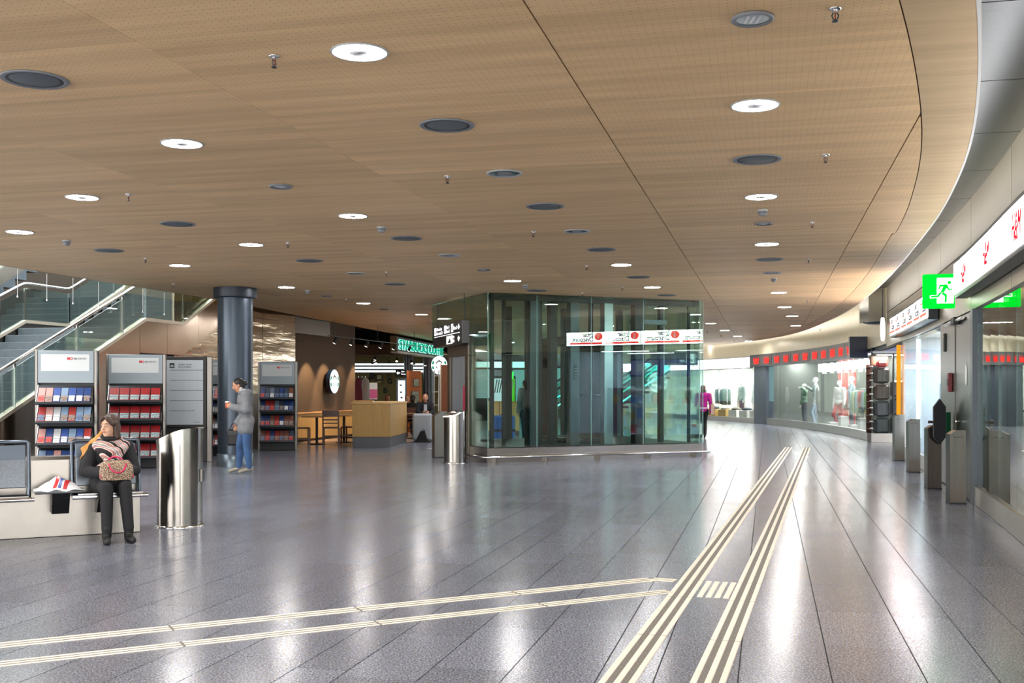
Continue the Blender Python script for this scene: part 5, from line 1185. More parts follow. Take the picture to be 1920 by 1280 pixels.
for i in range(4):
    sc_ = MB().box(-1.95 + i, -1.05 + i, -.01, 0, 1.9, 2.35).build('screen', emis('scr%d' % (i % 2), [(.25, .25, .9), (.5, .45, .95)][i % 2], .6), t); MB().box(-1.75 + i, -1.25 + i, -.014, -.01, 2.0, 2.25).build('screen_image', emis('scr_img', (.75, .8, 1), .7), sc_)
l, rz = afr(19.6, .9, 2.02); t = thing('star_mobile', 'red star hanging in the electronics window', 'decoration', l, rz); MB().prism([((.11 if i % 2 == 0 else .045) * math.sin(math.pi*i/5), (.11 if i % 2 == 0 else .045) * math.cos(math.pi*i/5)) for i in range(10)], 1, -.01, .01).build('star', emis('star_red', (.85, .05, .1), .9), t); MB().tube([(0, 0, .11), (0, 0, .58)], .004, 5).build('string', M_LGREY, t)
for i, (a, off, h0, h1, wd_, col, lab) in enumerate(((20.9, .5, .03, 1.45, .22, 'd8d8bf', 'cream display pillar in the electronics window'), (19.5, .6, .03, 1.5, .55, '9a3f9e', 'violet poster stand in the electronics window'), (23.6, .7, .03, 1.6, .5, '6f86a8', 'blue-grey display cabinet in the electronics window'), (21.9, 1.5, .03, 1.4, .7, 'c9d2da', 'white display rack in the electronics shop'))):
    l, rz = afr(a, off, 0); t = thing('display_stand', lab, 'display', l, rz); MB().bbox(-wd_/2, wd_/2, 0, .22, h0, h1, .01).build('body', mat('disp_' + col, col, .4), t)
    MB().box(-wd_/2 + .02, wd_/2 - .02, -.008, 0, h1 * .45, h1 - .06).build('front_panel', mat('dispf' + col, col, .3, var=.4, vscale=(6, 6, 6)), t)
    if i == 1: MB().sphere((0, -.02, 1.2), (.13, .012, .13), 14, 8).build('orange_print', mat('orange_print', 'e39a2c', .5), t)
    for z in (.35, .7, 1.05):
        if i > 1: MB().box(-wd_/2, wd_/2, -.12, 0, z, z + .02).build('shelf', M_WHITE, t)
re_ = random.Random(21)
for i in range(12):
    l, rz = afr(22.6 - (i % 6) * .7, 3.0, .02); 
    if i < 6:
        t = thing('goods_shelf', f'white goods shelf inside the electronics shop, {ordw(i+1)} from the window post', 'shelf', l, rz, 'electronics shop shelves'); MB().box(-.33, .33, 0, .04, 0, 1.5).build('back', M_WHITE, t)
        for z in (.1, .55, 1.0, 1.4): MB().box(-.33, .33, -.3, 0, z, z + .025).build('shelf_board', M_WHITE, t)
        for z in (.125, .575, 1.025):
            for k in range(3): 
                col = re_.choice(['b23a44', '4a6fb5', 'd9dbe0', '8fa6c8', 'e0c060']); hh = re_.uniform(.15, .32)
                g = tag(MB().bbox(-.09, .09, -.2, -.02, 0, hh, .008).build('goods_box', mat('gb_' + col, col, .4)), f'boxed product {ordw(k+1)} from left on shelf {["low", "middle", "upper"][int(z // .45)]}, electronics shelf {ordw(i+1)}', 'box', 'boxed electronics'); g.matrix_world = in_thing(None, l, rz) @ Matrix.Translation((-.21 + k*.21, 0, z))

# luggage shop facing the viewer at the far end of the recess
LY = 29.25; lx0, lx1 = 9.86, 12.4
struct('floor_luggage', MB().box(9.9, 12.9, LY + .06, LY + .45, .001, .25), mat('lug_floor', '5a5048', .5))
wl2 = struct('window_3', MB().box(lx0, 13, LY, LY + .04, 2.45, 2.6), M_DKMETAL); MB().box(lx0, 11.5, LY, LY + .012, .25, 2.45).build('pane', M_GLASSW, wl2); MB().box(lx0, 13, LY, LY + .05, .004, .25).build('plinth_panel', M_PLP, wl2); MB().box(10.44, 10.48, LY - .01, LY + .03, .25, 2.45).build('mullion', M_BLACK, wl2)
t = thing('blue_canopy', 'lilac-blue sloping canopy over the luggage window', 'canopy', (lx0 - .15, LY - .05, 0)); MB().prism([(0, 2.47), (1.6, 2.47), (1.6, 2.78), (1.0, 2.78)], 1, -.5, .05).build('soffit', mat('canopy_blue', '7379a8', .4), t); MB().box(0, 1.6, -.52, -.5, 2.43, 2.49).build('front_edge', M_LGREY, t)
t = thing('disc_sign', 'white round sign disc seen edge-on beside the electronics sign', 'sign', at(1653, 617, 25.5), math.pi/2 - .45); MB().lathe([(.28, 0), (.28, .05)], 32).xf(Matrix.Rotation(math.pi/2, 4, 'X')).build('disc', emis('disc_white', (.95, 1, 1), 1.6), t); MB().tube([(0, -.02, .28), (0, -.02, .95)], .012, 6).build('hanger', M_DKMETAL, t)
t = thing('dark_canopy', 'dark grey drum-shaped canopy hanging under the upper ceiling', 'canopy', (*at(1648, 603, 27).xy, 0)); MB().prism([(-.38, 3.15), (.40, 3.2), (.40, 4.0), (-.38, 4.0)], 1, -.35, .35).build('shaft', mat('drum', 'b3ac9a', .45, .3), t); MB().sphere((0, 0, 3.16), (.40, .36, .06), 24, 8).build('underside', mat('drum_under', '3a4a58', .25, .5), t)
def suitcase(label, loc, rz, w_, h_, d_, col, wheels=True, handle=.0, group=None, ribs=True):
    t = thing('suitcase', label, 'suitcase', loc, rz, group); z0 = .05 if wheels else 0
    m = mat('case_' + col, col, .35)
    MB().bbox(-w_/2, w_/2, -d_/2, d_/2, z0, z0 + h_, min(.05, d_*.2)).build('shell', m, t)
    MB().box(-w_/2 - .002, w_/2 + .002, -.008, .008, z0 + .05, z0 + h_ - .05).build('zip_line', M_BLACK, t)
    if ribs:
        for k in range(3): MB().bbox(-w_/2 + w_*(.2 + .25*k), -w_/2 + w_*(.3 + .25*k), -d_/2 - .006, -d_/2 + .001, z0 + .07, z0 + h_ - .07, .003).build('rib', m, t)
    if wheels:
        for sx in (-1, 1):
            for sy in (-1, 1): MB().tube([(sx*(w_/2 - .05) - .012, sy*(d_/2 - .05), .028), (sx*(w_/2 - .05) + .012, sy*(d_/2 - .05), .028)], .028, 10).build('wheel', M_BLACK, t)
    MB().tube([(-.08, 0, z0 + h_), (-.07, 0, z0 + h_ + .03), (.07, 0, z0 + h_ + .03), (.08, 0, z0 + h_)], .011, 8).build('carry_handle', M_BLACK, t)
    if handle:
        q = MB(); q.tube([(-.1, d_/2 - .04, z0 + h_), (-.1, d_/2 - .04, z0 + h_ + handle), (.1, d_/2 - .04, z0 + h_ + handle), (.1, d_/2 - .04, z0 + h_)], .010, 8); q.build('pull_handle', M_BLACK, t)
    return t
cols = ['1f2328', '2b2a33', '4a3428', '3a2a22', '202838']
for i in range(4):
    suitcase(f'dark suitcase in the luggage window stack, {ordw(i+1)} from the bottom', (10.22, LY + .28, .25 + i * .46), .05 * (i % 2), .40, .42, .26, cols[i % 5], False, 0, 'dark suitcases in the luggage window')
suitcase('bright red small case on top of the luggage window stack', (10.22, LY + .27, .25 + 4 * .46 - .02), 0, .26, .16, .2, 'b31b24', False)
for i in range(3): suitcase(f'brown trunk in the right part of the luggage window, {ordw(i+1)} from the bottom', (10.72, LY + .28, .25 + i * .5), 0, .45, .46, .26, ['3b2b20', '2a2e38', '5a4a40'][i], False, 0, 'trunks in the luggage window')
t = thing('shoe_rack', 'tall dark shelf with small goods at the left end of the luggage window', 'shelf', (9.9, LY + .3, .25)); MB().box(-.02, .12, .2, .22, 0, 1.9).build('back', M_DWOOD, t)
for k in range(10): MB().box(-.02, .12, -.1, .2, .1 + k * .19, .115 + k * .19).build('shelf_board', M_DWOOD, t); MB().bbox(.02, .08, -.08, .05, .117 + k*.19, .15 + k*.19, .005).build('price_card', M_WHITE, t)
t = thing('brown_picture', 'brown framed picture above the suitcases in the luggage window', 'picture', (10.25, LY + .5, 2.25)); MB().bbox(-.25, .25, 0, .04, -.14, .14, .01).build('frame', M_DWOOD, t); MB().box(-.2, .2, -.005, 0, -.10, .10).build('print', mat('pic_brown', '7a4a35', .5, var=.3, vscale=(6, 6, 6)), t)
t = thing('luggage_lamp', 'bright panel lamp over the luggage window display', 'ceiling light', (10.6, LY + .3, 2.44)); MB().bbox(-.5, .5, -.1, .1, -.03, 0, .005).build('housing', M_WHITE, t); MB().box(-.46, .46, -.08, .08, -.035, -.03).build('lit_panel', M_SHOPL, t)

# sports shop
AS0, AS1 = 31.7, 46.5
storefront('window_4', '', AS0, AS1, 1.6, .26, 2.40, M_PLP)
shop_shell('sports', AS0, AS1, 5.5, .02, mat('sport_floor', '3f4245', .3), mat('sport_wall', '50544f', .6), mat('sport_ceiling', 'b4b6b4', .6), 2.7, 6)
arc(wall_r, 45.2, 46.5, -.02, .30, .0, 2.45, 2).build('pier', mat('pier_blue', '525c68', .35, .2), None).__setitem__('kind', 'structure'); bpy.data.objects['pier'].name = 'wall_pier'
t, cs, fs_ = sign_box('shop_sign', 'dark sign band with paired red crowns over the sports shop', 31.75, 46.55, 2.44, 2.84, -.02, .14, M_DKMETAL, mat('crown_panel', '3b3634', .4), 6)
E_CR = emis('crown_red', lin('e2322c'), 1.15)
crown = [(-.27, -.14), (.27, -.14), (.33, .13), (.17, -.01), (.13, .12), (.045, .0), (0, .15), (-.045, .0), (-.13, .12), (-.17, -.01), (-.33, .13)]
for a, f_ in zip(cs, fs_):
    for da in (.6, -.6):
        l, rz = afr(a + da, -.176, 2.64); MB().prism(crown, 1, -.006, 0).xf(in_thing(t, l, rz)).build('crown', E_CR, f_)
l, rz = afr(AS0 - .05, -.1, 2.2); t = thing('corner_sign', 'dark blue projecting sign box at the sports shop corner', 'sign', l, rz); MB().bbox(-.1, .1, -.4, .1, .15, .75, .01).build('box', mat('corner_blue', '1d2740', .3), t); MB().box(-.105, -.1, -.3, -.1, .25, .4).build('small_screen', emis('small_screen', (.4, .6, .9), 1), t)
# hanging white banners, ovals, red wall
for i in range(11):
    a = 40.7 - i * .86; l, rz = afr(a, .8, 2.02); t = thing('hanging_banner', f'white hanging banner in the sports window, {ordw(i+1)} from the left', 'banner', l, rz, 'white banners in the sports window'); MB().box(-.26, .26, 0, .012, 0, .38).build('sheet', mat('banner_white', 'f0f2f0', .5), t); MB().tube([(0, .006, .38), (0, .006, .68)], .005, 5).build('string', M_LGREY, t)
for i, (a, lab) in enumerate(((44.2, 'white oval panel standing by the dark pier'), (40.6, 'white oval panel among the sports mannequins'))):
    l, rz = afr(a, .5, 0); t = thing('oval_panel', lab, 'display', l, rz); MB().sphere((0, 0, 1.18), (.22, .015, .36), 28, 10).build('disc', mat('oval_white', 'd8d8d0', .5), t); MB().tube([(0, 0, .02), (0, 0, .85)], .012, 8).build('stem', M_CHROME, t); MB().lathe([(.16, .02), (.16, .035)], 20).build('foot', M_CHROME, t)
l, rz = afr(42.4, 2.2, 0); t = thing('red_partition', 'tall red partition behind the sports mannequins', 'partition', l, rz); MB().box(-.9, .9, 0, .08, .02, 2.6).build('panel', mat('sport_red', 'a3221f', .5), t)
for x in (-.5, .3): MB().box(x, x + .03, -.006, 0, .1, 2.6).build('white_stripe', M_WHITE, t)
for i in range(5):
    l, rz = afr(39.5 - i * 1.5, 4.6, .02); t = thing('wall_rack', f'tall wall rack with sports clothes in the sports shop, {ordw(i+1)} from the left', 'rack', l, rz, 'sports shop wall racks'); MB().box(-.7, .7, 0, .05, 0, 2.4).build('back', mat('rack_back', '8a8d88', .5), t)
    for z in (.9, 1.75, 2.3): MB().box(-.7, .7, -.3, 0, z, z + .03).build('shelf_board', M_WHITE, t)
rg = random.Random(12)
GC = ['3f7a52', '7a9a3a', '345a8a', '8fb3c4', 'b8b49a', '2e3a46', 'c9c2b0', '9a3f3a', '5a7f86', 'd8d9d4']
def garment(label, M, col, h=.62, w_=.42, group=None):
    t = thing('garment', label, 'garment', (0, 0, 0), 0, group); t.matrix_world = M
    q = MB(); prof = [(.06, 0), (.20, -.05), (.22, -.25), (w_/2, -h), (w_/2 - .02, -h - .005)]
    vs = []; fs = []; n = 12
    for (r, z) in prof:
        for j in range(n): an = 2*math.pi*j/n; vs.append((r*math.cos(an), r*.32*math.sin(an), z))
    for k in range(len(prof) - 1):
        for j in range(n): fs.append((k*n+j, k*n+(j+1)%n, (k+1)*n+(j+1)%n, (k+1)*n+j))
    q.add(vs, fs, True); q.build('cloth', mat('cl_' + col, col, .8, bump=(.4, .05), vscale=(12, 12, 2)), t); MB().tube([(0, 0, -.01), (0, 0, .05)], .005, 5).build('hook', M_CHROME, t)
    return t
def clothes_rail(label, a, off, n, shopname, idx, zr=1.45, wd=1.1, cols=GC):
    l, rz = afr(a, off, .02); t = thing('clothes_rail', label, 'clothes rail', l, rz)
    q = MB(); q.tube([(-wd/2, 0, 0), (-wd/2, 0, zr), (wd/2, 0, zr), (wd/2, 0, 0)], .014, 8); q.build('frame', M_CHROME, t)
    for sx in (-1, 1): MB().box(sx*wd/2 - .02, sx*wd/2 + .02, -.22, .22, 0, .025).build('foot', M_CHROME, t)
    for i in range(n):
        x = -wd/2 + wd * (i + .5) / n; M = in_thing(None, l, rz) @ Matrix.Translation((x, 0, zr - .05)) @ Matrix.Rotation(math.pi/2 - .35, 4, 'Z')
        garment(f'{ordw(i+1)} garment from left on the {ordw(idx)} clothes rail of the {shopname} shop', M, rg.choice(cols), rg.uniform(.55, .8), rg.uniform(.36, .46), 'garments in the ' + shopname + ' shop')
for i, (a, off) in enumerate(((39.9, 1.4), (37.0, .95), (35.8, 1.0), (34.6, .9), (33.5, 1.0), (32.5, .9))): clothes_rail(f'chrome clothes rail in the sports shop, {ordw(i+1)} from the left', a, off, 6, 'sports', i + 1)
for i in range(5):
    l, rz = afr(38.4 - i * 1.3, .3, .02); t = thing('display_plinth', f'low white display box along the sports window, {ordw(i+1)} from the left', 'display', l, rz, 'sports window boxes'); MB().bbox(-.18, .18, 0, .25, 0, .3 + .25 * (i % 2), .01).build('body', M_WHITE, t); MB().box(-.12, .12, -.006, 0, .08, .22).build('price_card', mat('card_blue', '3a64b0', .5), t)

added_window_strips('sports', AS0, AS1, 2.7, 9, M_SHOPL)
# far fashion shop
AF0, AF1 = 46.6, 59.5
storefront('window_5', '', AF0, AF1, 2.0, .20, 2.34, M_PLP)
shop_shell('far fashion', AF0, AF1, 6.0, .02, mat('ff_floor', 'b9b8b2', .3), mat('ff_wall', 'c9c8c2', .6), mat('ff_ceiling', 'cfcfca', .6), 2.65, 5)
t, cs, fs_ = sign_box('shop_sign', 'white lit sign band with tiny red letters over the far fashion shop', 46.6, 59.4, 2.38, 2.80, -.02, .14, M_LGREY, M_SIGNW, 6)
for a, f_ in zip(cs, fs_):
    l, rz = afr(a, -.176, 0); text('logo_letters', 'H&M', .20, E_RED, f_, italic(in_thing(t, l, rz) @ front(0, 0, 2.52)), 'CENTER', .002, sx=.7)
FC = ['8c908a', '5d655c', 'e2e0da', 'c9bda4', '3a3d40', 'b7a58c', 'efefec', '7a6a72']
for i, (a, off) in enumerate(((47.3, 1.0), (49.6, 2.4), (51.6, 1.2), (53.2, 1.4), (55.0, 1.8))): clothes_rail(f'chrome clothes rail in the far fashion shop, {ordw(i+1)} from the right', a, off, 5, 'far fashion', i + 1, 1.5, .9, FC)
for i in range(6):
    l, rz = afr(47.6 + i * .95, .45, .02); t = thing('display_box', f'low display box along the far fashion window, {ordw(i+1)} from the right', 'display', l, rz, 'far fashion window boxes'); MB().bbox(-.40, .40, 0, .5, 0, .48, .01).build('body', M_WHITE if i not in (3, 4) else mat('box_wood', 'cba766', .5, var=.1, vscale=(3, 3, 20)), t)
    g = MB(); g.sphere((0, .2, .52), (.34, .2, .09), 16, 8); g.build('folded_clothes', mat('fold%d' % (i % 3), ['b9b5aa', '4a525c', '8f8a7e'][i % 3], .8, bump=(.6, .05), vscale=(10, 10, 10)), t)
for i in range(4):
    l, rz = afr(47.6 + i * 2.0, 5.4, .02); t = thing('wall_shelf', f'white wall shelf with folded clothes in the far fashion shop, {ordw(i+1)} from the right', 'shelf', l, rz, 'far fashion wall shelves'); MB().box(-.85, .85, 0, .05, 0, 2.4).build('back', M_WHITE, t)
    for z in (.6, 1.05, 1.5, 1.95):
        MB().box(-.85, .85, -.4, 0, z, z + .03).build('shelf_board', M_WHITE, t)
        for k in range(4): MB().bbox(-.75 + k*.4, -.45 + k*.4, -.35, -.05, z + .03, z + rg.uniform(.12, .3), .02).build('folded_stack', mat('cl_' + rg.choice(FC), 'aaaaaa', .8), t)
l, rz = afr(50.9, 1.8, .02); t = thing('white_column', 'round white column inside the far fashion shop', 'column', l, rz); MB().lathe([(.25, 0), (.25, 2.62)], 28).build('shaft', M_WPAINT, t); MB().lathe([(.27, 0), (.27, .1)], 28).build('base_ring', M_LGREY, t)

added_window_strips('far fashion', AF0, AF1, 2.65, 7, M_SHOPL)
# ------------------------------------------------------------------ people
def cloth(name, col, var=.08, rough=.85, sc=(9, 9, 9), bump=(.25, .03)): return mat(name, col, rough, var=var, bump=bump, vscale=sc)
# --- seated woman (bench frame: she faces -y)
hx, hy = -.32, -.26
J = joints(1.66, pelvis=(0, 0, .53), chest=(0, -.02, .80), neck=(-.005, -.03, .955), head=(-.012, -.055, 1.115),
           shoL=(.165, -.01, .90), shoR=(-.165, -.01, .90), elbL=(.225, -.10, .67), elbR=(-.235, -.10, .67), wriL=(.10, -.30, .665), wriR=(-.10, -.30, .665), hndL=(.04, -.36, .665), hndR=(-.04, -.36, .665),
           hipL=(.085, -.02, .52), hipR=(-.085, -.02, .52), kneL=(.095, -.43, .535), kneR=(-.075, -.43, .535), ankL=(.125, -.46, .105), ankR=(-.080, -.49, .105), toeL=(.145, -.60, .032), toeR=(-.09, -.635, .032))
bm = Matrix.Translation((E[0], E[1], 0)) @ Matrix.Rotation(BRZ, 4, 'Z'); wl_ = bm @ Vector((hx, hy, 0))
BLK = cloth('black_coat', '15161a')
fdir = Vector((-.46, -1, -.08)); fdir = Matrix.Rotation(-BRZ, 3, 'Z') @ Vector((-.30, -.95, -.03))
t, hp, HR = figure('person', 'seated woman in black coat with patterned scarf and handbag on her lap', wl_, BRZ, J, 'cfa389', 1.66, face=fdir, top=BLK, pants=cloth('black_jeans', '191a1e'), hair=None, voxel=.0075, feet=False, hem=.35,
                   hands={'R': ((.8, -.6, 0), (0, -.2, 1), (0, -1, 0)), 'L': ((-.8, -.6, 0), (0, -.2, 1), (0, -1, 0))}, collar=False)
# ankle boots
for k in 'LR':
    a_, to = J['ank'+k], J['toe'+k]; hl = Vector((a_.x, a_.y + .035, .04))
    blob('ankle_boot', [('c', a_ + Vector((0, 0, .045)), Vector((a_.x, a_.y + .012, .06)), .047, .045), ('c', hl, to, .040, .034), ('c', hl, Vector((hl.x, hl.y, .028)), .038, .028)], cloth('boot_black', '121213', .05, .6), t, .007, 2)
    MB().prism([(hl.y + .036, 0), (hl.y + .036, .03), (hl.y - .03, .03), (hl.y - .03, .0)], 0, a_.x - .03, a_.x + .03).build('boot_heel', M_BLACK, t)
# long hair: dark crown, blonde ends over her right shoulder (viewer's left)
HD = mat('hair_dark', '3a281d', .5, var=.35, vscale=(70, 70, 6)); HB = mat('hair_blonde', 'c0873f', .5, var=.3, vscale=(70, 70, 6))
PH = [('e', hp(0, .025, .048), (.082, .092, .078), HR), ('e', hp(0, .055, -.02), (.084, .062, .11), HR), ('c', hp(.068, .0, .03), hp(.080, .02, -.11), .030, .036), ('c', hp(-.068, .0, .03), hp(-.082, .02, -.10), .028, .034), ('c', hp(.03, -.065, .085), hp(.068, -.035, .03), .022, .026), ('c', hp(-.03, -.065, .085), hp(-.066, -.035, .03), .022, .024)]
blob('hair', PH, HD, t, .007, 2)
Rm = Matrix.Rotation(-BRZ, 3, 'Z')
def wv(v): return Rm @ Vector(v)     # world-ish offset -> figure frame
hr = hp(-.06, .03, -.10)
side = wv((-1, -.1, 0)).normalized()
rh = random.Random(4); PS = []
for i in range(11):
    pts = [J['head'] + wv((x + rh.uniform(-.012, .012), y + rh.uniform(-.015, .015), z)) for (x, y, z) in ((-.06, .05, -.04), (-.10, .02, -.10), (-.14 - .008*(i % 4), -.04, -.16), (-.18 - .012*(i % 5), -.085, -.22 - .008*(i % 3)), (-.205 - .02*(i % 4), -.10, -.27 - .018*(i % 4)))]
    rr = (.026, .024, .019, .013, .005); PS += [('c', pts[k], pts[k+1], rr[k], rr[k+1]) for k in range(4)]
blob('hair_ends', PS, HB, t, .006, 1)
blob('hair_side', [('c', hp(.0, .06, .0) + wv((-.03, 0, 0)), J['head'] + wv((-.075, .03, -.10)), .05, .036), ('c', J['head'] + wv((-.075, .03, -.10)), J['head'] + wv((-.10, .01, -.15)), .034, .022)], HD, t, .007, 2)
# scarf: two loops and a cross-over, banded pattern
def scarf_mat():
    m = bpy.data.materials.new('scarf'); m.use_nodes = True; nt = m.node_tree; N = nt.nodes; L = nt.links; p = N['Principled BSDF']; p.inputs['Roughness'].default_value = .9
    tc = N.new('ShaderNodeTexCoord'); wv_ = N.new('ShaderNodeTexWave'); wv_.wave_type = 'BANDS'; wv_.bands_direction = 'DIAGONAL'; wv_.inputs['Scale'].default_value = 3.2; wv_.inputs['Distortion'].default_value = 2.2; wv_.inputs['Detail'].default_value = 1
    L.new(tc.outputs['Object'], wv_.inputs['Vector']); r = N.new('ShaderNodeValToRGB'); r.color_ramp.interpolation = 'CONSTANT'; e = r.color_ramp.elements
    stops = [(0, '2a2428'), (.14, 'd8cfc4'), (.30, 'c8565a'), (.42, '8a8488'), (.58, 'd9a08a'), (.70, '2c2a30'), (.80, 'e2dcd2'), (.92, '9a8f92')]
    e[0].position = 0; e[0].color = (*lin(stops[0][1]), 1); e[1].position = stops[1][0]; e[1].color = (*lin(stops[1][1]), 1)
    for s_, c_ in stops[2:]: k = e.new(s_); k.color = (*lin(c_), 1)
    L.new(wv_.outputs['Color'], r.inputs[0]); nz = N.new('ShaderNodeTexNoise'); nz.inputs['Scale'].default_value = 70; L.new(tc.outputs['Object'], nz.inputs['Vector'])
    mx = N.new('ShaderNodeMix'); mx.data_type = 'RGBA'; mx.blend_type = 'OVERLAY'; mx.inputs[0].default_value = .6; L.new(r.outputs[0], mx.inputs[6]); L.new(nz.outputs['Color'], mx.inputs[7]); L.new(mx.outputs[2], p.inputs['Base Color'])
    return m
SCM = scarf_mat(); nk = J['neck']
def ring(c, rx, ry, tilt, r, n=16):
    P = []
    pts = [c + Vector((rx*math.cos(2*math.pi*i/n), ry*math.sin(2*math.pi*i/n), tilt * -math.sin(2*math.pi*i/n))) for i in range(n)]
    return [('c', pts[i], pts[(i+1) % n], r, r) for i in range(n)]
blob('scarf', ring(nk + Vector((0, -.02, .015)), .095, .085, -.035, .034) + ring(nk + Vector((0, -.03, -.035)), .125, .11, -.055, .042) + [('c', nk + Vector((-.13, -.05, -.03)), nk + Vector((-.02, -.16, -.19)), .045, .034), ('c', nk + Vector((.14, -.05, -.03)), nk + Vector((.02, -.17, -.20)), .048, .036), ('c', nk + Vector((.02, -.17, -.20)), nk + Vector((-.09, -.15, -.27)), .034, .03), ('c', nk + Vector((-.02, -.16, -.19)), nk + Vector((-.11, -.14, -.24)), .034, .03)], SCM, t, .008, 2)
blob('snood', ring(nk + Vector((0, -.015, .045)), .072, .068, -.01, .026), cloth('snood_black', '17171a'), t, .008, 2)
# handbag on her lap
hb = tag(bpy.data.objects.new('handbag', None), 'beige patterned handbag with pink handles on the seated woman\'s lap', 'handbag'); COL.objects.link(hb)
hb.matrix_world = Matrix.Translation(wl_) @ Matrix.Rotation(BRZ, 4, 'Z') @ Matrix.Translation((.02, -.375, .603)) @ Matrix.Rotation(.08, 4, 'Z')
q = MB(); n = 9; vs = []; fs = []
prof = [(.145, .072, 0), (.155, .075, .02), (.157, .070, .08), (.148, .055, .14), (.125, .030, .175), (.10, .014, .188)]
for (rx, ry, z) in prof:
    for j in range(24):
        an = 2*math.pi*j/24; cx, cy = math.cos(an), math.sin(an); vs.append((rx*math.copysign(abs(cx)**.55, cx), ry*math.copysign(abs(cy)**.55, cy), z))
for k in range(len(prof) - 1):
    for j in range(24): fs.append((k*24+j, k*24+(j+1)%24, (k+1)*24+(j+1)%24, (k+1)*24+j))
q.add(vs, fs, True); q.add(vs[:24][::-1], [tuple(range(24))]); q.add(vs[-24:], [tuple(range(24))])
def bag_mat():
    m = bpy.data.materials.new('bag_pattern'); m.use_nodes = True; nt = m.node_tree; N = nt.nodes; L = nt.links; p = N['Principled BSDF']; p.inputs['Roughness'].default_value = .6
    tc = N.new('ShaderNodeTexCoord'); v = N.new('ShaderNodeTexVoronoi'); v.inputs['Scale'].default_value = 95; L.new(tc.outputs['Object'], v.inputs['Vector'])
    r = N.new('ShaderNodeValToRGB'); e = r.color_ramp.elements; e[0].position = .25; e[0].color = (*lin('d0bda2'), 1); e[1].position = .5; e[1].color = (*lin('6a5240'), 1); L.new(v.outputs['Distance'], r.inputs[0]); L.new(r.outputs[0], p.inputs['Base Color']); return m
q.build('body', bag_mat(), hb)
PK = mat('pink_leather', 'c4265a', .4)
for y in (-.048, .048): MB().tube([(-.078*math.cos(math.pi*i/12), y + (-.042 if y < 0 else .03)*math.sin(math.pi*i/12), .158 + (-.085 if y < 0 else .06)*math.sin(math.pi*i/12)) for i in range(13)], .0085, 8).build('handle', PK, hb)
for s_ in (-1, 1): MB().tube([(s_*.152, -.05, .02), (s_*.15, 0, .10), (s_*.11, 0, .185)], .005, 6).build('piping', PK, hb)
MB().box(-.10, .10, -.004, .004, .186, .192).build('zip', M_DGREY, hb)

# --- standing person with coffee, facing left
c = on_floor(460, 887); rzm = -math.pi/2 + .25      # local -y turns to world -x
J = joints(1.72, pelvis=(0, .02, .93), chest=(0, -.01, 1.25), neck=(0, -.045, 1.43), head=(0, -.125, 1.545), shoL=(.17, -.0, 1.385), shoR=(-.17, -.0, 1.385),
           elbL=(.225, .02, 1.12), wriL=(.15, -.22, 1.17), hndL=(.12, -.30, 1.19), elbR=(-.225, .02, 1.09), wriR=(-.20, -.14, .88), hndR=(-.2, -.16, .82),
           hipL=(.09, .02, .90), hipR=(-.09, .0, .90), kneL=(.095, .02, .49), kneR=(-.09, -.10, .49), ankL=(.10, .07, .085), ankR=(-.10, -.10, .085), toeL=(.115, -.10, .035), toeR=(-.12, -.27, .035))
GC_ = cloth('grey_coat', '76797d', .12, .95, (14, 14, 14))
t, hp, HR = figure('person', 'standing person in grey hooded coat and jeans holding a coffee cup, head bowed', (c.x, c.y, 0), rzm, J, 'b98668', 1.72, face=(0, -.93, -.36), up=(0, -.36, .93), top=GC_, pants=cloth('blue_jeans', '36557f', .3, .85, (5, 5, 3)), shoes='8a8578', hair=('15110f', 'bun'), voxel=.009, hem=.28, top_d=.03,
                   hands={'L': ((-.35, -.8, .25), (0, -.2, 1), (-1, -.2, 0)), 'R': ((.1, -.25, -1), (0, -1, -.2), (1, 0, 0))})
blob('hood', [('c', J['neck'] + Vector((-.09, .05, -.02)), J['neck'] + Vector((.09, .05, -.02)), .06, .06), ('e', J['neck'] + Vector((0, .10, -.03)), (.12, .075, .08)), ('c', J['neck'] + Vector((.08, -.04, -.02)), J['neck'] + Vector((.09, .06, -.01)), .04, .05), ('c', J['neck'] + Vector((-.08, -.04, -.02)), J['neck'] + Vector((-.09, .06, -.01)), .04, .05)], GC_, t, .009, 3)
blob('collar', [('c', J['neck'] + Vector((-.05, -.02, .0)), J['neck'] + Vector((-.045, -.03, .07)), .035, .03), ('c', J['neck'] + Vector((.05, -.02, .0)), J['neck'] + Vector((.045, -.03, .07)), .035, .03), ('c', J['neck'] + Vector((-.045, .03, .02)), J['neck'] + Vector((.045, .03, .02)), .04, .04)], cloth('collar_light', 'b5b6b6'), t, .008, 2)
Mm = Matrix.Translation((c.x, c.y, 0)) @ Matrix.Rotation(rzm, 4, 'Z')
cupp = Mm @ (J['wriL'] + Vector((-.075, -.085, -.025)))
cup = thing('coffee_cup', 'red paper coffee cup with white lid in the hand of the person in grey', 'cup', cupp); MB().lathe([(.029, 0), (.038, .10)], 20).build('cup_body', mat('cup_red', '9c3a2c', .5), cup); MB().lathe([(.040, .10), (.040, .112), (.034, .122)], 20).build('lid', M_WHITE, cup); MB().lathe([(.0325, .035), (.0362, .075)], 20, cap=False).build('sleeve', mat('cup_sleeve', 'b9694e', .7), cup)
bgp = Mm @ Vector((-.20, -.17, .50)); bg = thing('shoulder_bag', 'black shoulder bag hanging from the hand of the person in grey', 'bag', bgp, rzm)
MB().bbox(-.05, .05, -.15, .13, -.02, .27, .03).build('body', mat('bag_black', '121317', .45), bg); MB().tube([(0, -.10, .27), (0, -.06, .36), (0, .04, .36), (0, .09, .27)], .010, 8).build('strap', M_BLACK, bg); MB().bbox(-.055, .055, -.14, .12, .16, .255, .01).build('flap', mat('flap_black', '1d1f24', .35), bg); MB().box(-.058, -.053, -.04, -.01, .18, .21).build('buckle', M_CHROME, bg)

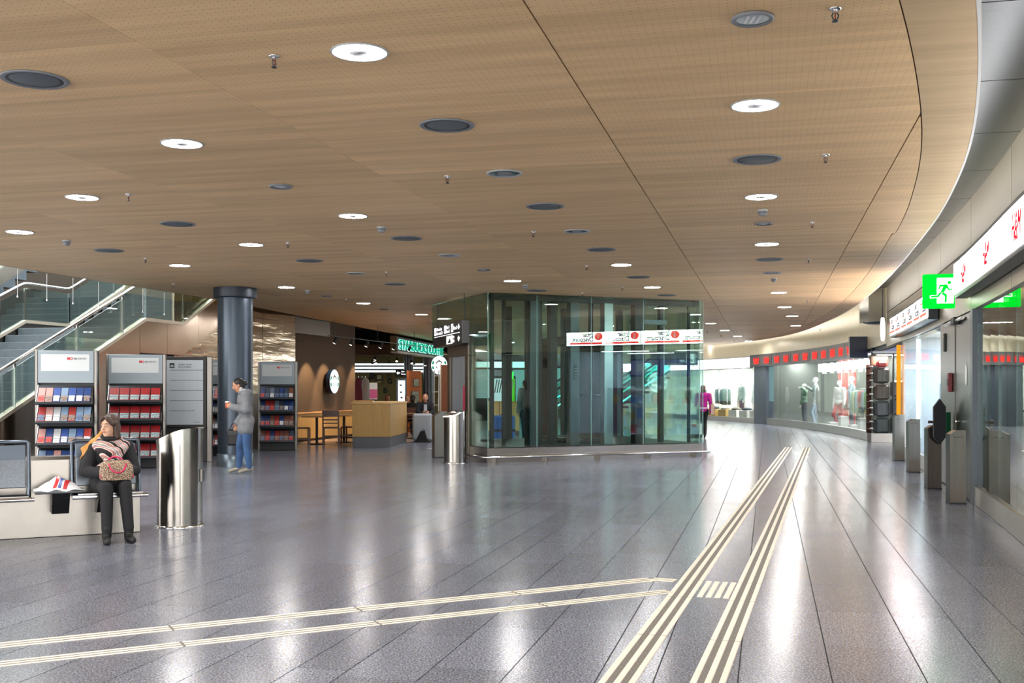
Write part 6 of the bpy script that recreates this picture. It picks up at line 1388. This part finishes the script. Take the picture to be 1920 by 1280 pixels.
# --- walking woman in pink (seen from behind)
c = on_floor(1318, 822); 
J = joints(1.60, pelvis=(0, 0, .87), chest=(0, 0, 1.16), neck=(0, .01, 1.34), head=(0, -.01, 1.465), elbL=(.22, .06, 1.0), wriL=(.20, -.14, 1.02), elbR=(-.23, .06, 1.02), wriR=(-.22, .10, .78), hndR=(-.22, .11, .72), kneL=(.08, .02, .47), ankL=(.07, .03, .08), kneR=(-.06, -.06, .47), ankR=(-.05, .12, .11), toeR=(-.05, -.02, .035))
PKT = cloth('pink_hoodie', 'b81f8e', .1)
t, hp, HR = figure('person', 'walking woman in magenta hooded jacket and black trousers seen from behind', (c.x, c.y, 0), math.pi - .1, J, 'c79a80', 1.60, top=PKT, pants=cloth('black_leggings', '16171b'), hair=('54301d', 'bob'), voxel=.011, top_d=.014, facial=True)
blob('hood', [('e', J['neck'] + Vector((0, .09, -.05)), (.10, .05, .08)), ('c', J['neck'] + Vector((-.08, .04, -.02)), J['neck'] + Vector((.08, .04, -.02)), .05, .05)], PKT, t, .010, 3)
blob('shirt_hem', [('e', J['pelvis'] + Vector((0, 0, .03)), (.162, .118, .05))], mat('shirt_white', 'd9d4dc', .8), t, .010, 2)
Mm = Matrix.Translation((c.x, c.y, 0)) @ Matrix.Rotation(math.pi - .1, 4, 'Z')
p = Mm @ Vector((-.27, .02, .72)); bgx = thing('tote_bag', 'beige tote bag on the right side of the walking woman in magenta', 'bag', p, math.pi - .1); MB().prism([(-.17, 0), (.17, 0), (.12, .30), (-.12, .30)], 0, -.05, .05).build('body', mat('tote_beige', 'c6a795', .6), bgx); MB().tube([(0, -.09, .29), (.03, -.05, .62), (.03, .05, .62), (0, .09, .29)], .009, 8).build('strap', mat('tote_strap', 'b0947f', .6), bgx)
p = on_floor(1304, 825); tr_ = thing('trolley_bag', 'white plastic bag standing on a small black trolley case behind the walking woman', 'trolley', (p.x, p.y + .1, 0)); MB().bbox(-.17, .19, -.12, .12, .05, .17, .02).build('base_case', M_BLACK, tr_)
q = MB(); q.add([(-.17,-.11,.17),(.18,-.11,.17),(.18,.11,.17),(-.17,.11,.17),(-.19,-.10,.46),(.19,-.09,.48),(.19,.09,.46),(-.18,.1,.48)], [(0,3,2,1),(4,5,6,7),(0,1,5,4),(1,2,6,5),(2,3,7,6),(3,0,4,7)]); q.build('plastic_bag', mat('plastic_white', 'd2d5d2', .35, var=.08, vscale=(7, 7, 7)), tr_)
MB().box(-.11, .0, -.118, -.108, .38, .46).build('red_print', mat('print_red', 'd2492f', .5), tr_); MB().tube([(-.06, .08, .17), (-.06, .08, .78), (.06, .08, .78), (.06, .08, .17)], .009, 8).build('pull_handle', M_DKMETAL, tr_)
for sx in (-1, 1): MB().tube([(sx*.15 - .012, 0, .028), (sx*.15 + .012, 0, .028)], .028, 10).build('wheel', M_BLACK, tr_)

# --- traveller with backpack and blue suitcase behind the lift (seen from behind)
c = on_floor(988, 829); J = joints(1.76, head=(.01, -.08, 1.60), neck=(0, -.03, 1.46), elbR=(-.25, .0, 1.12), wriR=(-.27, -.10, .92))
t, hp, HR = figure('person', 'traveller in grey hooded jacket with a backpack seen through the lift glass', (c.x, c.y, 0), math.pi + .5, J, 'b98e74', 1.76, top=cloth('jacket_grey', '6d7270'), pants=cloth('navy_jeans', '24344a'), hair=('1b1512', 'short'), voxel=.012, top_d=.03)
Mm = Matrix.Translation((c.x, c.y, 0)) @ Matrix.Rotation(math.pi + .5, 4, 'Z'); p = Mm @ Vector((0, .23, 1.0))
bk = thing('backpack', 'black backpack on the back of the traveller in grey', 'backpack', p, math.pi + .5); blob('pack', [('e', (0, 0, .2), (.16, .10, .25)), ('e', (0, .05, .1), (.13, .08, .13))], cloth('pack_black', '17181b'), bk, .012, 3)
for s_ in (-1, 1): MB().tube([(s_*.09, -.08, .38), (s_*.11, -.22, .44), (s_*.13, -.36, .34), (s_*.13, -.34, .12)], .018, 8).build('strap', M_BLACK, bk)
p = on_floor(944, 833); sc_ = suitcase('large bright blue suitcase with dark strap behind the lift', (p.x, p.y + .2, 0), .1, .60, .72, .32, '1f5fb0', True, .36, None, False); MB().box(-.305, .305, -.166, .166, .34, .40).build('strap', M_BLACK, sc_)

# --- café guests
sx_ = 31.1
c = Vector(((797 - 960) / F * 31.1, 31.1, 0))
def seated(H, lean=0.):
    return joints(H, pelvis=(0, 0, .56), chest=(0, -.03 - lean, .86), neck=(0, -.06 - lean, 1.02), head=(0, -.09 - lean, 1.15), shoL=(.18, -.03 - lean, .97), shoR=(-.18, -.03 - lean, .97), elbL=(.23, -.12, .74), elbR=(-.23, -.12, .74), wriL=(.10, -.34, .78), wriR=(-.10, -.34, .78), hndL=(.05, -.4, .78), hndR=(-.05, -.4, .78),
                  hipL=(.09, -.02, .53), hipR=(-.09, -.02, .53), kneL=(.11, -.42, .52), kneR=(-.11, -.42, .52), ankL=(.11, -.44, .09), ankR=(-.11, -.44, .09), toeL=(.12, -.58, .035), toeR=(-.12, -.58, .035))
J = seated(1.76); J = {k: v + Vector((0, 0, .06)) if k[:3] in ('pel','che','nec','hea','sho','elb') else v for k, v in J.items()}
t, hp, HR = figure('person', 'bald man in dark jacket seated behind the silver suitcase', c, .15, J, 'c08a70', 1.76, face=(-.1, -1, -.1), top=cloth('navy_jacket', '17181f'), pants=cloth('dark_pants', '202024'), hair=None, voxel=.011)
MB().prism([(-.05, .83), (.05, .83), (.04, 1.02), (-.04, 1.02)], 1, -.175, -.15).build('shirt', mat('shirt_grey', 'a9adb5', .8), t)
p = on_floor(791.5, 829.5); sc2 = suitcase('large silver-grey suitcase standing in front of the bald man', (p.x, p.y + .16, .005), -.05, .53, .74, .30, '8d949b', True, 0)
t = thing('draped_bag', 'black bag leaning against the silver suitcase', 'bag', (p.x + .0, p.y - .06, .005)); MB().add([(-.2,0,0),(.22,0,0),(.22,.05,0),(-.2,.05,0),(-.05,.02,.3),(.0,.02,.06),(.07,.02,.34),(.14,.02,.1)], [(0,3,2,1),(0,1,7,6),(0,6,5,4),(3,4,5,6),(3,6,7,2),(1,2,7),(0,4,3)]).build('body', cloth('black_cloth', '101114'), t); MB().tube([(-.05, .02, .3), (.01, .02, .36), (.07, .02, .34)], .006, 6).build('strap', M_BLACK, t)
c = Vector(((773 - 960) / F * 32.7, 32.7, 0))
figure('person', 'man in black jacket seated with his back turned in the café', c, math.pi - .3, seated(1.78), 'b98a72', 1.78, top=cloth('black_jacket2', '121110'), pants=cloth('dark_pants', '202024'), hair=('15110e', 'short'), voxel=.012, fat=1.15)
c = Vector(((763 - 960) / F * 34.2, 34.2, 0))
figure('person', 'seated grey-haired guest partly hidden by the oak counter', c, .2, seated(1.7), 'c39678', 1.7, top=cloth('grey_top', '3a3a40'), pants=cloth('dark_pants', '202024'), hair=('8a6a52', 'short'), voxel=.013)
c = Vector(((727 - 960) / F * 33.5, 33.5, 0))
figure('person', 'brown-haired guest seated behind the oak counter', c, math.pi + .4, seated(1.68), 'c39678', 1.68, top=cloth('dark_green_top', '26302e'), pants=cloth('dark_pants', '202024'), hair=('6b3a22', 'bob'), voxel=.013)
cafe_chair('dark wooden chair under the brown-haired guest', (c.x, c.y + .05, .005), math.pi * 2 + .4); cafe_chair('dark wooden chair under the grey-haired guest', ((763 - 960) / F * 34.3, 34.3, .005), math.pi + .2)

# --- mannequins
def mannequin(label, a, off, turn, Jv, top, pants, H=1.82, hairless=True):
    l, rz = afr(a, off, .02); l = (l[0], l[1], l[2] + .06)
    t, hp, HR = figure('mannequin', label, l, rz + turn, Jv, 'd9dcdc', H, top=top, pants=pants, voxel=.014, feet=True, shoes='3a3d44', facial=False, cat='mannequin')
    MB().box(-.25, .25, -.3, .2, -.06, -.005).build('base_plate', M_WHITE, t); MB().tube([(.12, .1, -.01), (.09, .03, .35)], .012, 6).build('support_rod', M_CHROME, t)
    return t
mannequin('white mannequin in pale top, green jacket and red boots, left in the sports window', 42.9, .75, .1, joints(1.62, elbL=(.28, -.05, 1.25), wriL=(.2, -.2, 1.42), hndL=(.15, -.25, 1.45)), cloth('mq_green', '5f7f6a'), cloth('mq_grey', '4a5058'), 1.62)
mannequin('tall white mannequin in pale jacket and light jeans in the sports window', 41.7, .8, -.3, joints(1.86, elbR=(-.3, -.1, 1.3), wriR=(-.4, -.3, 1.45), hndR=(-.45, -.36, 1.47), kneL=(.1, -.15, .53), ankL=(.12, -.05, .09), toeL=(.14, -.2, .04)), cloth('mq_pale', 'a9b8b4'), cloth('mq_ljeans', '93a3b0'), 1.86)
mannequin('white mannequin in white top and red trousers in the sports window', 38.9, .8, .5, joints(1.72, kneR=(-.1, -.2, .5), ankR=(-.12, .05, .09)), cloth('mq_white', 'd8d6d6'), cloth('mq_red', 'a8303c'), 1.72)
mannequin('white mannequin in grey-blue sportswear, right of the one in red trousers', 38.0, .95, -.2, joints(1.86, elbL=(.3, -.1, 1.3)), cloth('mq_slate', '7d8b98'), cloth('mq_slate2', '5b6470'), 1.86)
mannequin('white mannequin in grey-green jacket on the right of the far fashion window', 48.3, 1.45, .2, joints(1.8), cloth('mq_ggreen', '6f7a70'), cloth('mq_pale2', 'c9c9c2'), 1.8)
mannequin('white mannequin in white outfit in the far fashion window', 49.1, 1.35, -.2, joints(1.86), cloth('mq_white', 'd8d6d6'), cloth('mq_white2', 'e2e2de'), 1.86)
mannequin('white mannequin in long grey jacket behind the walking woman', 50.2, 1.35, .0, joints(1.78), cloth('mq_lgrey', '9aa09c'), cloth('mq_mauve', '7a6a72'), 1.78)
